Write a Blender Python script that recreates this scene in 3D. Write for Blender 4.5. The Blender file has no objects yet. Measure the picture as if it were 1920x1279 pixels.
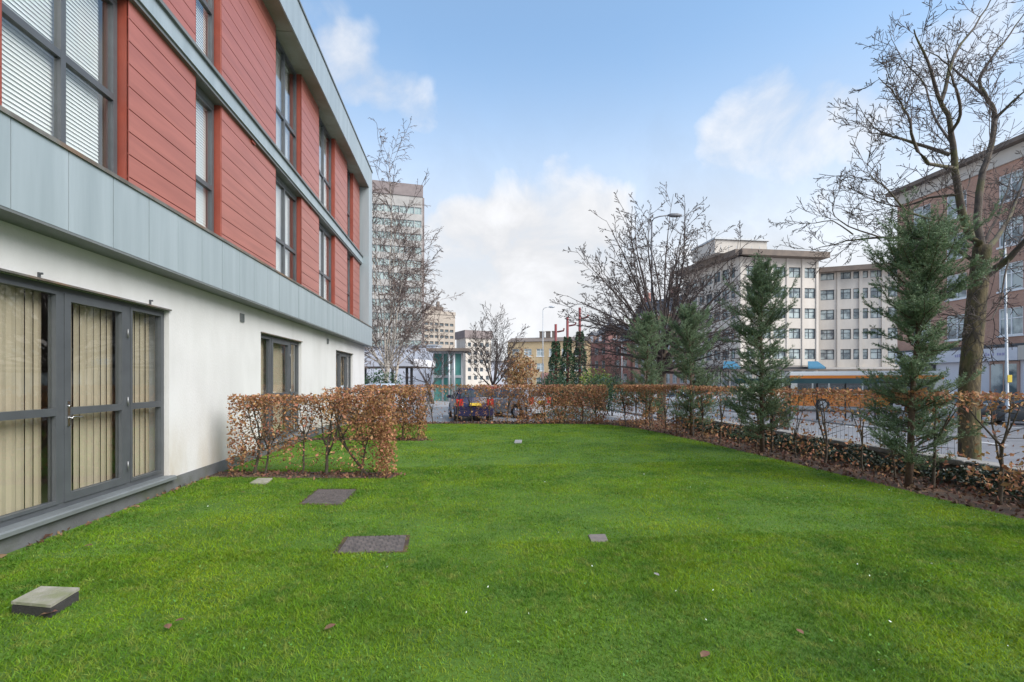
import bpy, math, random
import numpy as np
from mathutils import Vector, noise as mnoise

# ------------------------------------------------------------------ camera, world, sun, exposure
scene = bpy.context.scene
COL = scene.collection
CAMZ = 1.42
F = 906.0
YAW = math.radians(5.99)
CA, SA = math.cos(YAW), math.sin(YAW)
HOR = 713.0

cam_data = bpy.data.cameras.new('camera')
cam = bpy.data.objects.new('camera', cam_data)
COL.objects.link(cam)
cam.location = (0, 0, CAMZ)
cam.rotation_euler = (math.radians(90), 0, -YAW)
cam_data.sensor_width = 36.0
cam_data.lens = 36.0 * F / 1920.0
cam_data.shift_y = (HOR - 639.5) / 1920.0
cam_data.clip_start = 0.05
cam_data.clip_end = 3000
scene.camera = cam

SUN_EL, SUN_AZ = math.radians(40), math.radians(128)      # azimuth clockwise from +Y
world = bpy.data.worlds.new('World')
scene.world = world
world.use_nodes = True


def view_dir(x, y):
    r, u = (x - 960) / F, (HOR - y) / F
    v = Vector((r * CA + SA, CA - r * SA, u))
    return v.normalized()


def build_world():
    nt = world.node_tree
    nt.nodes.clear()
    N, L = nt.nodes.new, nt.links.new
    out = N('ShaderNodeOutputWorld')
    bg = N('ShaderNodeBackground')
    bg.inputs['Strength'].default_value = 0.14
    sky = N('ShaderNodeTexSky')
    sky.sky_type = 'NISHITA'
    sky.sun_disc = False
    sky.sun_elevation = SUN_EL
    sky.sun_rotation = SUN_AZ
    sky.air_density = 1.0
    sky.dust_density = 0.6
    sky.ozone_density = 1.0
    tc = N('ShaderNodeTexCoord')
    norm = N('ShaderNodeVectorMath'); norm.operation = 'NORMALIZE'
    L(tc.outputs['Generated'], norm.inputs[0])
    sep = N('ShaderNodeSeparateXYZ'); L(norm.outputs[0], sep.inputs[0])

    def math_(op, a, b=None, clamp=False):
        n = N('ShaderNodeMath'); n.operation = op; n.use_clamp = clamp
        for i, v in enumerate((a, b)):
            if v is None:
                continue
            if isinstance(v, (int, float)):
                n.inputs[i].default_value = v
            else:
                L(v, n.inputs[i])
        return n.outputs[0]

    def ramp(v, a, b, c=0.0, d=1.0):
        n = N('ShaderNodeMapRange'); n.interpolation_type = 'SMOOTHSTEP'
        L(v, n.inputs[0])
        for i, q in enumerate((a, b, c, d)):
            n.inputs[i + 1].default_value = q
        return n.outputs[0]
    # cloud layer seen from below: project the direction on a plane overhead
    den = math_('ADD', math_('MAXIMUM', sep.outputs[2], 0.0), 0.16)
    comb = N('ShaderNodeCombineXYZ')
    L(math_('DIVIDE', sep.outputs[0], den), comb.inputs[0])
    L(math_('DIVIDE', sep.outputs[1], den), comb.inputs[1])
    n1 = N('ShaderNodeTexNoise'); n1.inputs['Scale'].default_value = 0.9
    n1.inputs['Detail'].default_value = 9; n1.inputs['Roughness'].default_value = 0.58
    n1.inputs['Distortion'].default_value = 0.35
    L(comb.outputs[0], n1.inputs['Vector'])
    n2 = N('ShaderNodeTexNoise'); n2.inputs['Scale'].default_value = 5.5
    n2.inputs['Detail'].default_value = 8; n2.inputs['Roughness'].default_value = 0.6
    n2.inputs['Distortion'].default_value = 0.5
    L(norm.outputs[0], n2.inputs['Vector'])
    wob = math_('MULTIPLY', math_('SUBTRACT', n2.outputs[0], 0.5), 1.25)
    # single cumulus masses at real directions, edges torn by a coarse warp
    nw = N('ShaderNodeTexNoise'); nw.inputs['Scale'].default_value = 4.0; nw.inputs['Detail'].default_value = 4
    L(norm.outputs[0], nw.inputs['Vector'])
    w0 = N('ShaderNodeVectorMath'); w0.operation = 'SUBTRACT'; L(nw.outputs['Color'], w0.inputs[0]); w0.inputs[1].default_value = (.5, .5, .5)
    w1 = N('ShaderNodeVectorMath'); w1.operation = 'SCALE'; L(w0.outputs[0], w1.inputs[0]); w1.inputs['Scale'].default_value = 0.32
    w2 = N('ShaderNodeVectorMath'); w2.operation = 'ADD'; L(norm.outputs[0], w2.inputs[0]); L(w1.outputs[0], w2.inputs[1])
    wd = N('ShaderNodeVectorMath'); wd.operation = 'NORMALIZE'; L(w2.outputs[0], wd.inputs[0])
    blobs = [(710, 175, 5.4, 0.62), (775, 208, 4.2, 0.50), (655, 95, 4.0, 0.42), (990, 500, 14, 1.0), (1100, 470, 11, 0.95),
             (880, 560, 13, .9), (1450, 290, 8.5, 0.62), (1560, 240, 7, 0.62), (1700, 95, 6.0, 0.55), (1320, 600, 18.0, 0.7),
             (640, 330, 6, .55), (1640, 330, 8, .55), (1780, 200, 7, .5), (300, 200, 14, .6), (2400, 300, 16, .7),
             (2500, -600, 15, .6), (300, -900, 16, .6)]
    dens = None
    for x, y, rad, s in blobs:
        d = view_dir(x, y)
        dt = N('ShaderNodeVectorMath'); dt.operation = 'DOT_PRODUCT'
        L(wd.outputs[0], dt.inputs[0]); dt.inputs[1].default_value = d
        b = ramp(dt.outputs['Value'], math.cos(math.radians(rad)), 1.0, 0.0, s)
        dens = b if dens is None else math_('MAXIMUM', dens, b)
    cl1 = ramp(math_('ADD', dens, math_('MULTIPLY', wob, math_('MINIMUM', math_('MULTIPLY', dens, 3.0), 1.0))), 0.10, 0.95)
    # general thin cover, the whole sky
    cl2 = ramp(n1.outputs[0], 0.54, 0.85, 0.0, 0.4)
    # pale haze bank towards the horizon
    hz = ramp(math_('ADD', sep.outputs[2], math_('MULTIPLY', wob, 0.06)), 0.60, 0.14, 0.0, 0.97)
    cover = math_('MAXIMUM', math_('MAXIMUM', cl1, cl2), hz, True)
    shade = ramp(n2.outputs[0], 0.35, 0.7, 0.80, 1.0)
    cc = N('ShaderNodeVectorMath'); cc.operation = 'SCALE'
    cc.inputs[0].default_value = (3.45, 3.5, 3.62)
    L(shade, cc.inputs['Scale'])
    # brighten the clear blue a little the way thin high vapour does
    addn = N('ShaderNodeVectorMath'); addn.operation = 'MULTIPLY_ADD'
    L(sky.outputs[0], addn.inputs[0])
    addn.inputs[1].default_value = (0.72, 0.84, 0.84)
    addn.inputs[2].default_value = (0.34, 0.44, 0.58)
    mix = N('ShaderNodeMix'); mix.data_type = 'RGBA'
    L(cover, mix.inputs[0]); L(addn.outputs[0], mix.inputs[6]); L(cc.outputs[0], mix.inputs[7])
    L(mix.outputs[2], bg.inputs['Color'])
    L(bg.outputs[0], out.inputs['Surface'])


build_world()
sun_data = bpy.data.lights.new('sun', 'SUN')
sun_data.energy = 2.3
sun_data.angle = math.radians(45)
sun_data.color = (1.0, 0.94, 0.86)
sun = bpy.data.objects.new('sun', sun_data)
COL.objects.link(sun)
sdir = Vector((math.sin(SUN_AZ) * math.cos(SUN_EL), math.cos(SUN_AZ) * math.cos(SUN_EL), math.sin(SUN_EL)))
sun.rotation_euler = (-sdir).to_track_quat('-Z', 'Y').to_euler()
sun.location = (20, -10, 30)

scene.view_settings.view_transform = 'Standard'
scene.view_settings.look = 'None'
scene.view_settings.gamma = 1.0
scene.view_settings.use_curve_mapping = False
scene.view_settings.exposure = 1.06
scene.render.engine = 'CYCLES'
scene.cycles.use_denoising = True
scene.cycles.max_bounces = 8
scene.cycles.transparent_max_bounces = 12

# ------------------------------------------------------------------ helpers
rng = random.Random(7)
nrg = np.random.default_rng(11)


def W(x, y, d):
    """photo pixel (1920 wide) + depth -> world point"""
    r = (x - 960) / F * d
    return Vector((r * CA + d * SA, d * CA - r * SA, CAMZ - (y - HOR) / F * d))


def G(x, y, z=0.0):
    return W(x, y, (CAMZ - z) * F / (y - HOR))


def XY(x, d):
    p = W(x, HOR, d)
    return Vector((p.x, p.y, 0))


def YX(x, X):
    """Y where the ray of column x meets the plane X = -X (left facade)"""
    return X / math.tan(math.atan((960 - x) / F) - YAW)


ORG = {}


def thing(name, label, cat, loc=(0, 0, 0), group=None, kind=None):
    o = bpy.data.objects.new(name, None)
    o.empty_display_size = 0.2
    COL.objects.link(o)
    o.location = loc
    ORG[o.name] = Vector(loc)
    tag(o, label, cat, group, kind)
    return o


def tag(o, label=None, cat=None, group=None, kind=None):
    if label:
        o['label'] = label
    if cat:
        o['category'] = cat
    if group:
        o['group'] = group
    if kind:
        o['kind'] = kind
    return o


def link(name, me, parent=None, loc=None):
    o = bpy.data.objects.new(name, me)
    COL.objects.link(o)
    base = ORG[parent.name] if parent else Vector((0, 0, 0))
    if parent:
        o.parent = parent
    if loc is not None:
        o.location = Vector(loc) - (base if parent else Vector((0, 0, 0)))
    ORG[o.name] = Vector(loc) if (loc is not None) else base
    return o


class MB:
    def __init__(s, xf=None):
        s.v, s.f, s.m, s.xf, s.sm = [], [], [], xf, []

    def pt(s, p):
        s.v.append(tuple(s.xf(*p)) if s.xf else tuple(p))
        return len(s.v) - 1

    def poly(s, pts, m=0, sm=False):
        s.f.append([s.pt(p) for p in pts]); s.m.append(m); s.sm.append(sm)

    def box(s, a, b, m=0):
        x0, y0, z0 = a
        x1, y1, z1 = b
        i = [s.pt(p) for p in ((x0, y0, z0), (x1, y0, z0), (x1, y1, z0), (x0, y1, z0),
                               (x0, y0, z1), (x1, y0, z1), (x1, y1, z1), (x0, y1, z1))]
        for q in ((3, 2, 1, 0), (4, 5, 6, 7), (0, 1, 5, 4), (1, 2, 6, 5), (2, 3, 7, 6), (3, 0, 4, 7)):
            s.f.append([i[k] for k in q]); s.m.append(m); s.sm.append(False)

    def bbox(s, a, b, bv=0.01, m=0):
        """box with chamfered vertical and top edges"""
        x0, y0, z0 = a
        x1, y1, z1 = b
        r0 = [(x0 + bv, y0), (x1 - bv, y0), (x1, y0 + bv), (x1, y1 - bv), (x1 - bv, y1), (x0 + bv, y1), (x0, y1 - bv), (x0, y0 + bv)]
        cx, cy = (x0 + x1) / 2, (y0 + y1) / 2
        ins = lambda p: (p[0] + (bv if p[0] < cx else -bv), p[1] + (bv if p[1] < cy else -bv))
        lo = [s.pt((p[0], p[1], z0)) for p in r0]
        hi = [s.pt((p[0], p[1], z1 - bv)) for p in r0]
        tp = [s.pt((*ins(p), z1)) for p in r0]
        for k in range(8):
            j = (k + 1) % 8
            s.f.append([lo[k], lo[j], hi[j], hi[k]]); s.m.append(m); s.sm.append(False)
            s.f.append([hi[k], hi[j], tp[j], tp[k]]); s.m.append(m); s.sm.append(False)
        s.f.append(tp); s.m.append(m); s.sm.append(False)
        s.f.append(lo[::-1]); s.m.append(m); s.sm.append(False)

    def tube(s, pts, radii, n=6, m=0, cap=True):
        P = [Vector(p) for p in pts]
        rings = []
        for k, p in enumerate(P):
            t = (P[min(k + 1, len(P) - 1)] - P[max(k - 1, 0)])
            if t.length < 1e-9:
                t = Vector((0, 0, 1))
            t.normalize()
            ref = Vector((1, 0, 0)) if abs(t.x) < 0.8 else Vector((0, 1, 0))
            a = t.cross(ref).normalized()
            b = t.cross(a)
            r = radii[k] if hasattr(radii, '__len__') else radii
            rings.append([s.pt(p + a * (r * math.cos(2 * math.pi * q / n)) + b * (r * math.sin(2 * math.pi * q / n))) for q in range(n)])
        for k in range(len(P) - 1):
            for q in range(n):
                j = (q + 1) % n
                s.f.append([rings[k][q], rings[k][j], rings[k + 1][j], rings[k + 1][q]]); s.m.append(m); s.sm.append(n > 3)
        if cap:
            s.f.append(rings[-1][:]); s.m.append(m); s.sm.append(False)
            s.f.append(rings[0][::-1]); s.m.append(m); s.sm.append(False)

    def build(s, name, mats, parent=None, loc=None):
        if not isinstance(mats, (list, tuple)):
            mats = [mats]
        base = Vector(loc) if loc is not None else (ORG[parent.name] if parent else Vector((0, 0, 0)))
        me = bpy.data.meshes.new(name)
        bx, by, bz = base
        me.from_pydata([(x - bx, y - by, z - bz) for x, y, z in s.v], [], s.f)
        for m in mats:
            me.materials.append(m)
        if len(mats) > 1:
            me.polygons.foreach_set('material_index', s.m)
        me.polygons.foreach_set('use_smooth', s.sm)
        me.update()
        return link(name, me, parent, loc)


def np_mesh(name, V, Fc, mat_, parent=None, smooth=False):
    """V (n,3), Fc (m,k) same-size faces"""
    base = np.array(ORG[parent.name]) if parent else np.zeros(3)
    V = np.asarray(V, dtype=np.float32) - base.astype(np.float32)
    Fc = np.asarray(Fc, dtype=np.int32)
    me = bpy.data.meshes.new(name)
    me.vertices.add(len(V)); me.vertices.foreach_set('co', V.ravel())
    k = Fc.shape[1]
    me.loops.add(Fc.size); me.loops.foreach_set('vertex_index', Fc.ravel())
    me.polygons.add(len(Fc))
    me.polygons.foreach_set('loop_start', np.arange(0, Fc.size, k, dtype=np.int32))
    me.polygons.foreach_set('loop_total', np.full(len(Fc), k, dtype=np.int32))
    if smooth:
        me.polygons.foreach_set('use_smooth', np.ones(len(Fc), dtype=bool))
    me.materials.append(mat_)
    me.update(calc_edges=True)
    return link(name, me, parent)


def unit(v):
    return v / np.maximum(np.linalg.norm(v, axis=1, keepdims=True), 1e-9)


def leaf_cloud(name, C, size, mat_, parent, up=0.35, jit=0.35):
    """little folded leaves (two triangles along a midrib) at the centres C"""
    n = len(C)
    if n == 0:
        return None
    ax = unit(nrg.normal(size=(n, 3)) + np.array([0, 0, -up]))
    ot = unit(np.cross(ax, unit(nrg.normal(size=(n, 3)) + np.array([0, 0, 0.0]))))
    nn = np.cross(ax, ot)
    s = (size * (1 + jit * nrg.normal(size=(n, 1)))).clip(size * .4, size * 1.9)
    a = C - ax * s * 0.5
    b = C + ax * s * 0.5
    l = C + ot * s * 0.30 + nn * s * 0.12 - ax * s * .05
    r = C - ot * s * 0.30 + nn * s * 0.12 - ax * s * .05
    V = np.stack([a, l, b, r], axis=1).reshape(-1, 3)
    i = np.arange(n)[:, None] * 4
    Fc = np.concatenate([i + np.array([[0, 1, 2]]), i + np.array([[0, 2, 3]])], axis=0)
    o = np_mesh(name, V, Fc, mat_, parent)
    o['kind'] = 'stuff'
    return o


# ------------------------------------------------------------------ materials
MATS = {}


def mat(name, c1, c2=None, scale=4.0, rough=0.7, metal=0.0, bump=0.0, bscale=None, island=0.0, detail=5, lo=0.35, hi=0.65,
        c3=None, s3=0.6, spec=0.5, trans=0.0, stretch=None, speck=None, dirt=None):
    m = bpy.data.materials.new(name)
    m.use_nodes = True
    nt = m.node_tree
    N, L = nt.nodes.new, nt.links.new
    b = nt.nodes['Principled BSDF']
    b.inputs['Roughness'].default_value = rough
    b.inputs['Metallic'].default_value = metal
    b.inputs['Specular IOR Level'].default_value = spec
    col = None
    b.inputs['Base Color'].default_value = (*c1, 1)
    geo = N('ShaderNodeNewGeometry')
    pos = geo.outputs['Position']
    if stretch:
        mp = N('ShaderNodeVectorMath'); mp.operation = 'MULTIPLY'
        L(pos, mp.inputs[0]); mp.inputs[1].default_value = stretch
        pos = mp.outputs[0]

    def noise_fac(sc, lo_, hi_, det=detail):
        t = N('ShaderNodeTexNoise'); t.inputs['Scale'].default_value = sc; t.inputs['Detail'].default_value = det
        t.inputs['Roughness'].default_value = 0.6
        L(pos, t.inputs['Vector'])
        r = N('ShaderNodeMapRange'); r.inputs[1].default_value = lo_; r.inputs[2].default_value = hi_
        L(t.outputs[0], r.inputs[0])
        return r.outputs[0], t.outputs[0]

    def mixc(f, a, bb):
        n = N('ShaderNodeMix'); n.data_type = 'RGBA'
        L(f, n.inputs[0])
        if isinstance(a, tuple):
            n.inputs[6].default_value = (*a, 1)
        else:
            L(a, n.inputs[6])
        if isinstance(bb, tuple):
            n.inputs[7].default_value = (*bb, 1)
        else:
            L(bb, n.inputs[7])
        return n.outputs[2]
    if c2 is not None:
        f, _ = noise_fac(scale, lo, hi)
        col = mixc(f, c1, c2)
    if c3 is not None:
        f, _ = noise_fac(s3, 0.5, 0.68, 3)
        col = mixc(f, col if col is not None else c1, c3)
    if speck is not None:
        f, _ = noise_fac(speck[0], speck[1], speck[2], 2)
        col = mixc(f, col if col is not None else c1, speck[3])
    if dirt is not None:
        f, _ = noise_fac(dirt[2], .38, .66, 6)
        sz = N('ShaderNodeSeparateXYZ'); L(geo.outputs['Position'], sz.inputs[0])
        rz = N('ShaderNodeMapRange'); L(sz.outputs[2], rz.inputs[0])
        rz.inputs[1].default_value = dirt[0]; rz.inputs[2].default_value = dirt[1]; rz.inputs[3].default_value = 0.0; rz.inputs[4].default_value = 1.0
        mm = N('ShaderNodeMath'); mm.operation = 'MULTIPLY'; L(f, mm.inputs[0]); L(rz.outputs[0], mm.inputs[1])
        col = mixc(mm.outputs[0], col if col is not None else c1, dirt[3])
    if island:
        rp = geo.outputs['Random Per Island']
        r = N('ShaderNodeMapRange'); L(rp, r.inputs[0])
        r.inputs[3].default_value = 1 - island; r.inputs[4].default_value = 1 + island
        hs = N('ShaderNodeHueSaturation')
        L(r.outputs[0], hs.inputs['Value'])
        r2 = N('ShaderNodeMapRange')
        fr = N('ShaderNodeMath'); fr.operation = 'FRACT'
        ml = N('ShaderNodeMath'); ml.operation = 'MULTIPLY'; L(rp, ml.inputs[0]); ml.inputs[1].default_value = 37.7
        L(ml.outputs[0], fr.inputs[0]); L(fr.outputs[0], r2.inputs[0])
        r2.inputs[3].default_value = 0.5 - island * 0.06; r2.inputs[4].default_value = 0.5 + island * 0.06
        L(r2.outputs[0], hs.inputs['Hue'])
        if col is not None:
            L(col, hs.inputs['Color'])
        else:
            hs.inputs['Color'].default_value = (*c1, 1)
        col = hs.outputs[0]
    if col is not None:
        L(col, b.inputs['Base Color'])
    if bump:
        _, t = noise_fac(bscale or scale * 6, 0, 1)
        bn = N('ShaderNodeBump'); bn.inputs['Strength'].default_value = bump; bn.inputs['Distance'].default_value = 0.02
        L(t, bn.inputs['Height']); L(bn.outputs[0], b.inputs['Normal'])
    if trans:
        td = N('ShaderNodeBsdfTranslucent')
        ms = N('ShaderNodeMixShader'); ms.inputs[0].default_value = trans
        if col is not None:
            L(col, td.inputs['Color'])
        else:
            td.inputs['Color'].default_value = (*c1, 1)
        L(b.outputs[0], ms.inputs[1]); L(td.outputs[0], ms.inputs[2])
        L(ms.outputs[0], nt.nodes['Material Output'].inputs['Surface'])
    MATS[name] = m
    return m


def glass_mat(name, tint=(0.95, 0.96, 0.95), boost=1.9):
    m = bpy.data.materials.new(name)
    m.use_nodes = True
    nt = m.node_tree
    nt.nodes.clear()
    N, L = nt.nodes.new, nt.links.new
    out = N('ShaderNodeOutputMaterial')
    tr = N('ShaderNodeBsdfTransparent'); tr.inputs[0].default_value = (*tint, 1)
    gl = N('ShaderNodeBsdfGlossy'); gl.inputs['Roughness'].default_value = 0.015
    gl.inputs['Color'].default_value = (0.95, 0.97, 1, 1)
    fr = N('ShaderNodeFresnel'); fr.inputs[0].default_value = 1.5
    ge = N('ShaderNodeNewGeometry')
    iv = N('ShaderNodeMath'); iv.operation = 'SUBTRACT'; iv.inputs[0].default_value = 1.0
    L(ge.outputs['Backfacing'], iv.inputs[1])
    m0 = N('ShaderNodeMath'); m0.operation = 'MULTIPLY'
    L(fr.outputs[0], m0.inputs[0]); L(iv.outputs[0], m0.inputs[1])
    mu = N('ShaderNodeMath'); mu.operation = 'MULTIPLY'; mu.use_clamp = True
    L(m0.outputs[0], mu.inputs[0]); mu.inputs[1].default_value = boost
    mx = N('ShaderNodeMixShader')
    L(mu.outputs[0], mx.inputs[0]); L(tr.outputs[0], mx.inputs[1]); L(gl.outputs[0], mx.inputs[2])
    L(mx.outputs[0], out.inputs['Surface'])
    MATS[name] = m
    return m


M = MATS
mat('render_white', (0.65, 0.64, 0.63), (0.56, 0.55, 0.535), scale=1.1, rough=0.85, dirt=(1.0, .12, 1.6, (.46, .39, .29)), bump=0.25, bscale=60, lo=.4, hi=.7,
    stretch=(1, 1, .45))
mat('plinth_grey', (0.15, 0.155, 0.16), (0.11, 0.11, 0.115), scale=3, rough=0.8, bump=0.3, bscale=40, c3=(.09, .1, .07), s3=1.5)
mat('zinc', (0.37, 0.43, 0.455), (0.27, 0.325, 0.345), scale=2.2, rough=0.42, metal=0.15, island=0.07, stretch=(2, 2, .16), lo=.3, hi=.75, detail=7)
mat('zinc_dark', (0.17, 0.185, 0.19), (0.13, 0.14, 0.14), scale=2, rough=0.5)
mat('lip', (0.17, 0.17, 0.16), (0.10, 0.085, 0.07), scale=5, rough=0.6, c3=(.2, .12, .07), s3=2.0)
mat('soffit', (0.30, 0.29, 0.25), (0.22, 0.21, 0.17), scale=1.8, rough=0.8)
mat('cladding_red', (0.375, 0.120, 0.092), (0.30, 0.092, 0.070), scale=3.2, rough=0.34, spec=0.5, stretch=(1, .25, 3), island=0.05)
mat('cladding_red_shaded', (0.27, 0.055, 0.032), (0.22, 0.045, 0.027), scale=4, rough=0.5)  # same red cladding, with the shade of the window reveals darkened into its colour
mat('frame_grey', (0.085, 0.092, 0.10), (0.07, 0.076, 0.083), scale=5, rough=0.4)
mat('frame_far', (0.06, 0.07, 0.08), rough=0.5)
mat('steel', (0.6, 0.6, 0.6), rough=0.25, metal=1.0)
mat('hinge_steel', (0.28, 0.28, 0.28), rough=0.45, metal=0.7)
mat('blind_white', (0.80, 0.82, 0.82), rough=0.6)
mat('blind_cream', (0.68, 0.575, 0.43), (0.60, 0.50, 0.37), scale=2.0, rough=0.8, trans=0.25)
mat('interior', (0.22, 0.20, 0.17), rough=0.9)
mat('roof_dark', (0.12, 0.12, 0.12), rough=0.9)
glass_mat('glass')
glass_mat('glass_green', (0.55, 0.85, 0.78), 2.2)
mat('soil', (0.075, 0.050, 0.034), (0.045, 0.030, 0.022), scale=9, rough=0.95, bump=0.8, bscale=40, c3=(.13, .07, .04), s3=3)
mat('turf_base', (0.09, 0.18, 0.012), (0.06, 0.13, 0.012), scale=2.5, rough=0.95, bump=0.5, bscale=120)
mat('grass', (0.20, 0.335, 0.015), (0.088, 0.195, 0.018), scale=1.8, rough=0.6, island=0.32, c3=(0.285, 0.39, 0.015), s3=0.7, trans=0.45, speck=(9.0, .52, .72, (.26, .31, .06)), lo=.38, hi=.62,
    spec=0.25)
mat('asphalt', (0.24, 0.24, 0.25), (0.18, 0.18, 0.19), scale=1.2, rough=0.4, bump=0.2, bscale=80)
mat('paving', (0.36, 0.35, 0.36), (0.28, 0.275, 0.28), scale=1.5, rough=0.6, bump=0.2, bscale=50)
mat('road_white', (0.7, 0.7, 0.68), rough=0.7)
mat('kerb', (0.33, 0.32, 0.31), (0.25, 0.245, 0.235), scale=3, rough=0.8, bump=.2)
mat('concrete', (0.36, 0.335, 0.285), (0.25, 0.24, 0.19), scale=6, rough=0.9, bump=0.4, bscale=50, c3=(.20, .21, .12), s3=5)
mat('coping', (0.30, 0.285, 0.265), (0.20, 0.19, 0.17), scale=4, rough=0.9, bump=.3)
mat('iron', (0.15, 0.125, 0.115), (0.09, 0.078, 0.072), scale=12, rough=0.7, metal=.3, bump=.3)
mat('bark', (0.115, 0.085, 0.055), (0.065, 0.05, 0.038), scale=10, rough=0.95, bump=0.9, bscale=30, stretch=(1, 1, .35))
mat('bark_moss', (0.14, 0.108, 0.055), (0.055, 0.043, 0.028), scale=14, rough=0.95, bump=1.0, bscale=34, c3=(.095, .105, .025), s3=3.5, stretch=(1, 1, .35), lo=.4, hi=.6)
mat('limb', (0.115, 0.09, 0.07), (0.07, 0.055, 0.047), scale=9, rough=.95, bump=.6, c3=(.10, .10, .035), s3=2.5)
mat('twig_dark', (0.085, 0.064, 0.056), (0.058, 0.044, 0.040), scale=6, rough=0.9)
mat('birch_bark', (0.66, 0.60, 0.52), (0.40, 0.33, 0.27), scale=5, rough=0.8, stretch=(1, 1, 2.5), c3=(.1, .08, .07), s3=3)
mat('birch_twig', (0.17, 0.125, 0.105), (0.11, 0.08, 0.07), scale=3, rough=0.9)
mat('beech_leaf', (0.47, 0.25, 0.12), (0.29, 0.145, 0.078), scale=2.2, rough=0.65, island=0.42, trans=0.25, spec=.3)
mat('hedge_stem', (0.10, 0.078, 0.055), (0.06, 0.048, 0.036), scale=14, rough=0.95, bump=.5)
mat('litter', (0.19, 0.10, 0.055), (0.10, 0.052, 0.033), scale=5, rough=0.8, island=0.45)
mat('spruce_needle', (0.115, 0.175, 0.088), (0.22, 0.29, 0.165), scale=3.5, rough=0.6, island=0.40, spec=.3, trans=.1)
mat('spruce_bark', (0.13, 0.085, 0.055), (0.08, 0.052, 0.036), scale=14, rough=0.95, bump=.6)
mat('evergreen', (0.05, 0.105, 0.045), (0.035, 0.075, 0.035), scale=2, rough=0.55, island=0.45, trans=.15)
mat('yellow_green', (0.19, 0.24, 0.03), (0.12, 0.17, 0.03), scale=2, rough=0.6, island=0.4, trans=.2)
mat('ivy', (0.025, 0.065, 0.028), (0.04, 0.09, 0.03), scale=2, rough=0.45, island=0.45)

# ------------------------------------------------------------------ terrain
def sstep(a, b, x):
    t = min(1, max(0, (x - a) / (b - a)))
    return t * t * (3 - 2 * t)


def gz(x, y):
    return -0.36 - 0.5 * sstep(2, 12, x) - 0.28 * sstep(20, 60, y)


def sheet(name, x0, x1, y0, y1, step, dz, m, label=None):
    xs = np.arange(x0, x1 + step * .5, step)
    ys = np.arange(y0, y1 + step * .5, step)
    V, Fc = [], []
    for y in ys:
        for x in xs:
            V.append((x, y, gz(x, y) + dz))
    nx = len(xs)
    for j in range(len(ys) - 1):
        for i in range(nx - 1):
            a = j * nx + i
            Fc.append((a, a + 1, a + nx + 1, a + nx))
    o = np_mesh(name, np.array(V), np.array(Fc), m, smooth=True)
    tag(o, label, kind='structure')
    return o


def ring_sheet():
    """wide ground to the horizon, finer near the garden"""
    xs = [-1500, -600, -300, -150, -80, -40, -20, -8, 0, 2, 3.5, 5, 7, 9, 11, 13, 20, 30, 45, 70, 120, 250, 600, 1500]
    ys = [-300, -80, -30, 0, 10, 17, 20, 24, 28, 34, 40, 46, 52, 60, 80, 120, 250, 600, 2500]
    V = [(x, y, gz(x, y) - 0.03) for y in ys for x in xs]
    nx = len(xs)
    Fc = [(j * nx + i, j * nx + i + 1, (j + 1) * nx + i + 1, (j + 1) * nx + i) for j in range(len(ys) - 1) for i in range(nx - 1)]
    o = np_mesh('ground', np.array(V), np.array(Fc), M['paving'], smooth=True)
    tag(o, 'pale grey paved ground running out to the far buildings', kind='structure')


ring_sheet()
sheet('road', 12, 34, -20, 64, 2.0, 0.0, M['asphalt'], 'wet grey road beyond the right hand hedge')
sheet('car_park', -14, 9.0, 17.2, 34, 1.0, 0.0, M['asphalt'], 'grey tarmac car park behind the back hedge')
# kerbs and markings
for kx, nm in ((11.8, 'kerb'), (34.2, 'kerb')):
    b = MB()
    for k in range(28):
        y0 = -20 + k * 3
        b.box((kx - .1, y0 + .01, gz(kx, y0) - .3), (kx + .1, y0 + 2.99, gz(kx, y0) + 0.11))
    tag(b.build('kerb', M['kerb']), 'stone kerb along the road', kind='structure')
b = MB()
for k in range(14):
    y0 = -10 + k * 5
    for xx in (19.0, 26.5):
        z = gz(xx, y0) + .006
        z2 = gz(xx, y0 + 2.2) + .006
        b.poly([(xx - .08, y0, z), (xx + .08, y0, z), (xx + .08, y0 + 2.2, z2), (xx - .08, y0 + 2.2, z2)])
tag(b.build('lane_marking', M['road_white']), 'white dashed lane markings on the road', kind='structure')
b = MB()
for k in range(7):
    xx = -6 + k * 2.5
    z = gz(xx, 25) + .006
    b.poly([(xx, 19.5, z), (xx + .1, 19.5, z), (xx + .1, 24.5, gz(xx, 24.5) + .006), (xx, 24.5, gz(xx, 24.5) + .006)])
tag(b.build('bay_marking', M['road_white']), 'white parking bay lines in the car park', kind='structure')

# garden terrace: soil block with the lawn on top
WX = 3.72          # ground floor wall plane X = -WX
EDGE = [(5.75, -6), (5.72, 2), (5.68, 4.5), (5.64, 7.0), (5.55, 9.5), (5.42, 11.5), (5.25, 13.0), (4.95, 14.2), (4.4, 15.0), (3.4, 15.35),
        (1.5, 15.5), (-1.0, 15.8), (-3.0, 16.0), (-3.69, 16.05)]


def smooth_poly(P, n=4):
    out = []
    for i in range(len(P) - 1):
        p0, p1, p2, p3 = P[max(i - 1, 0)], P[i], P[i + 1], P[min(i + 2, len(P) - 1)]
        for k in range(n):
            t = k / n
            out.append(tuple(0.5 * ((2 * p1[q]) + (-p0[q] + p2[q]) * t + (2 * p0[q] - 5 * p1[q] + 4 * p2[q] - p3[q]) * t * t +
                                    (-p0[q] + 3 * p1[q] - 3 * p2[q] + p3[q]) * t ** 3) for q in (0, 1)))
    out.append(P[-1])
    return out


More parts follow.
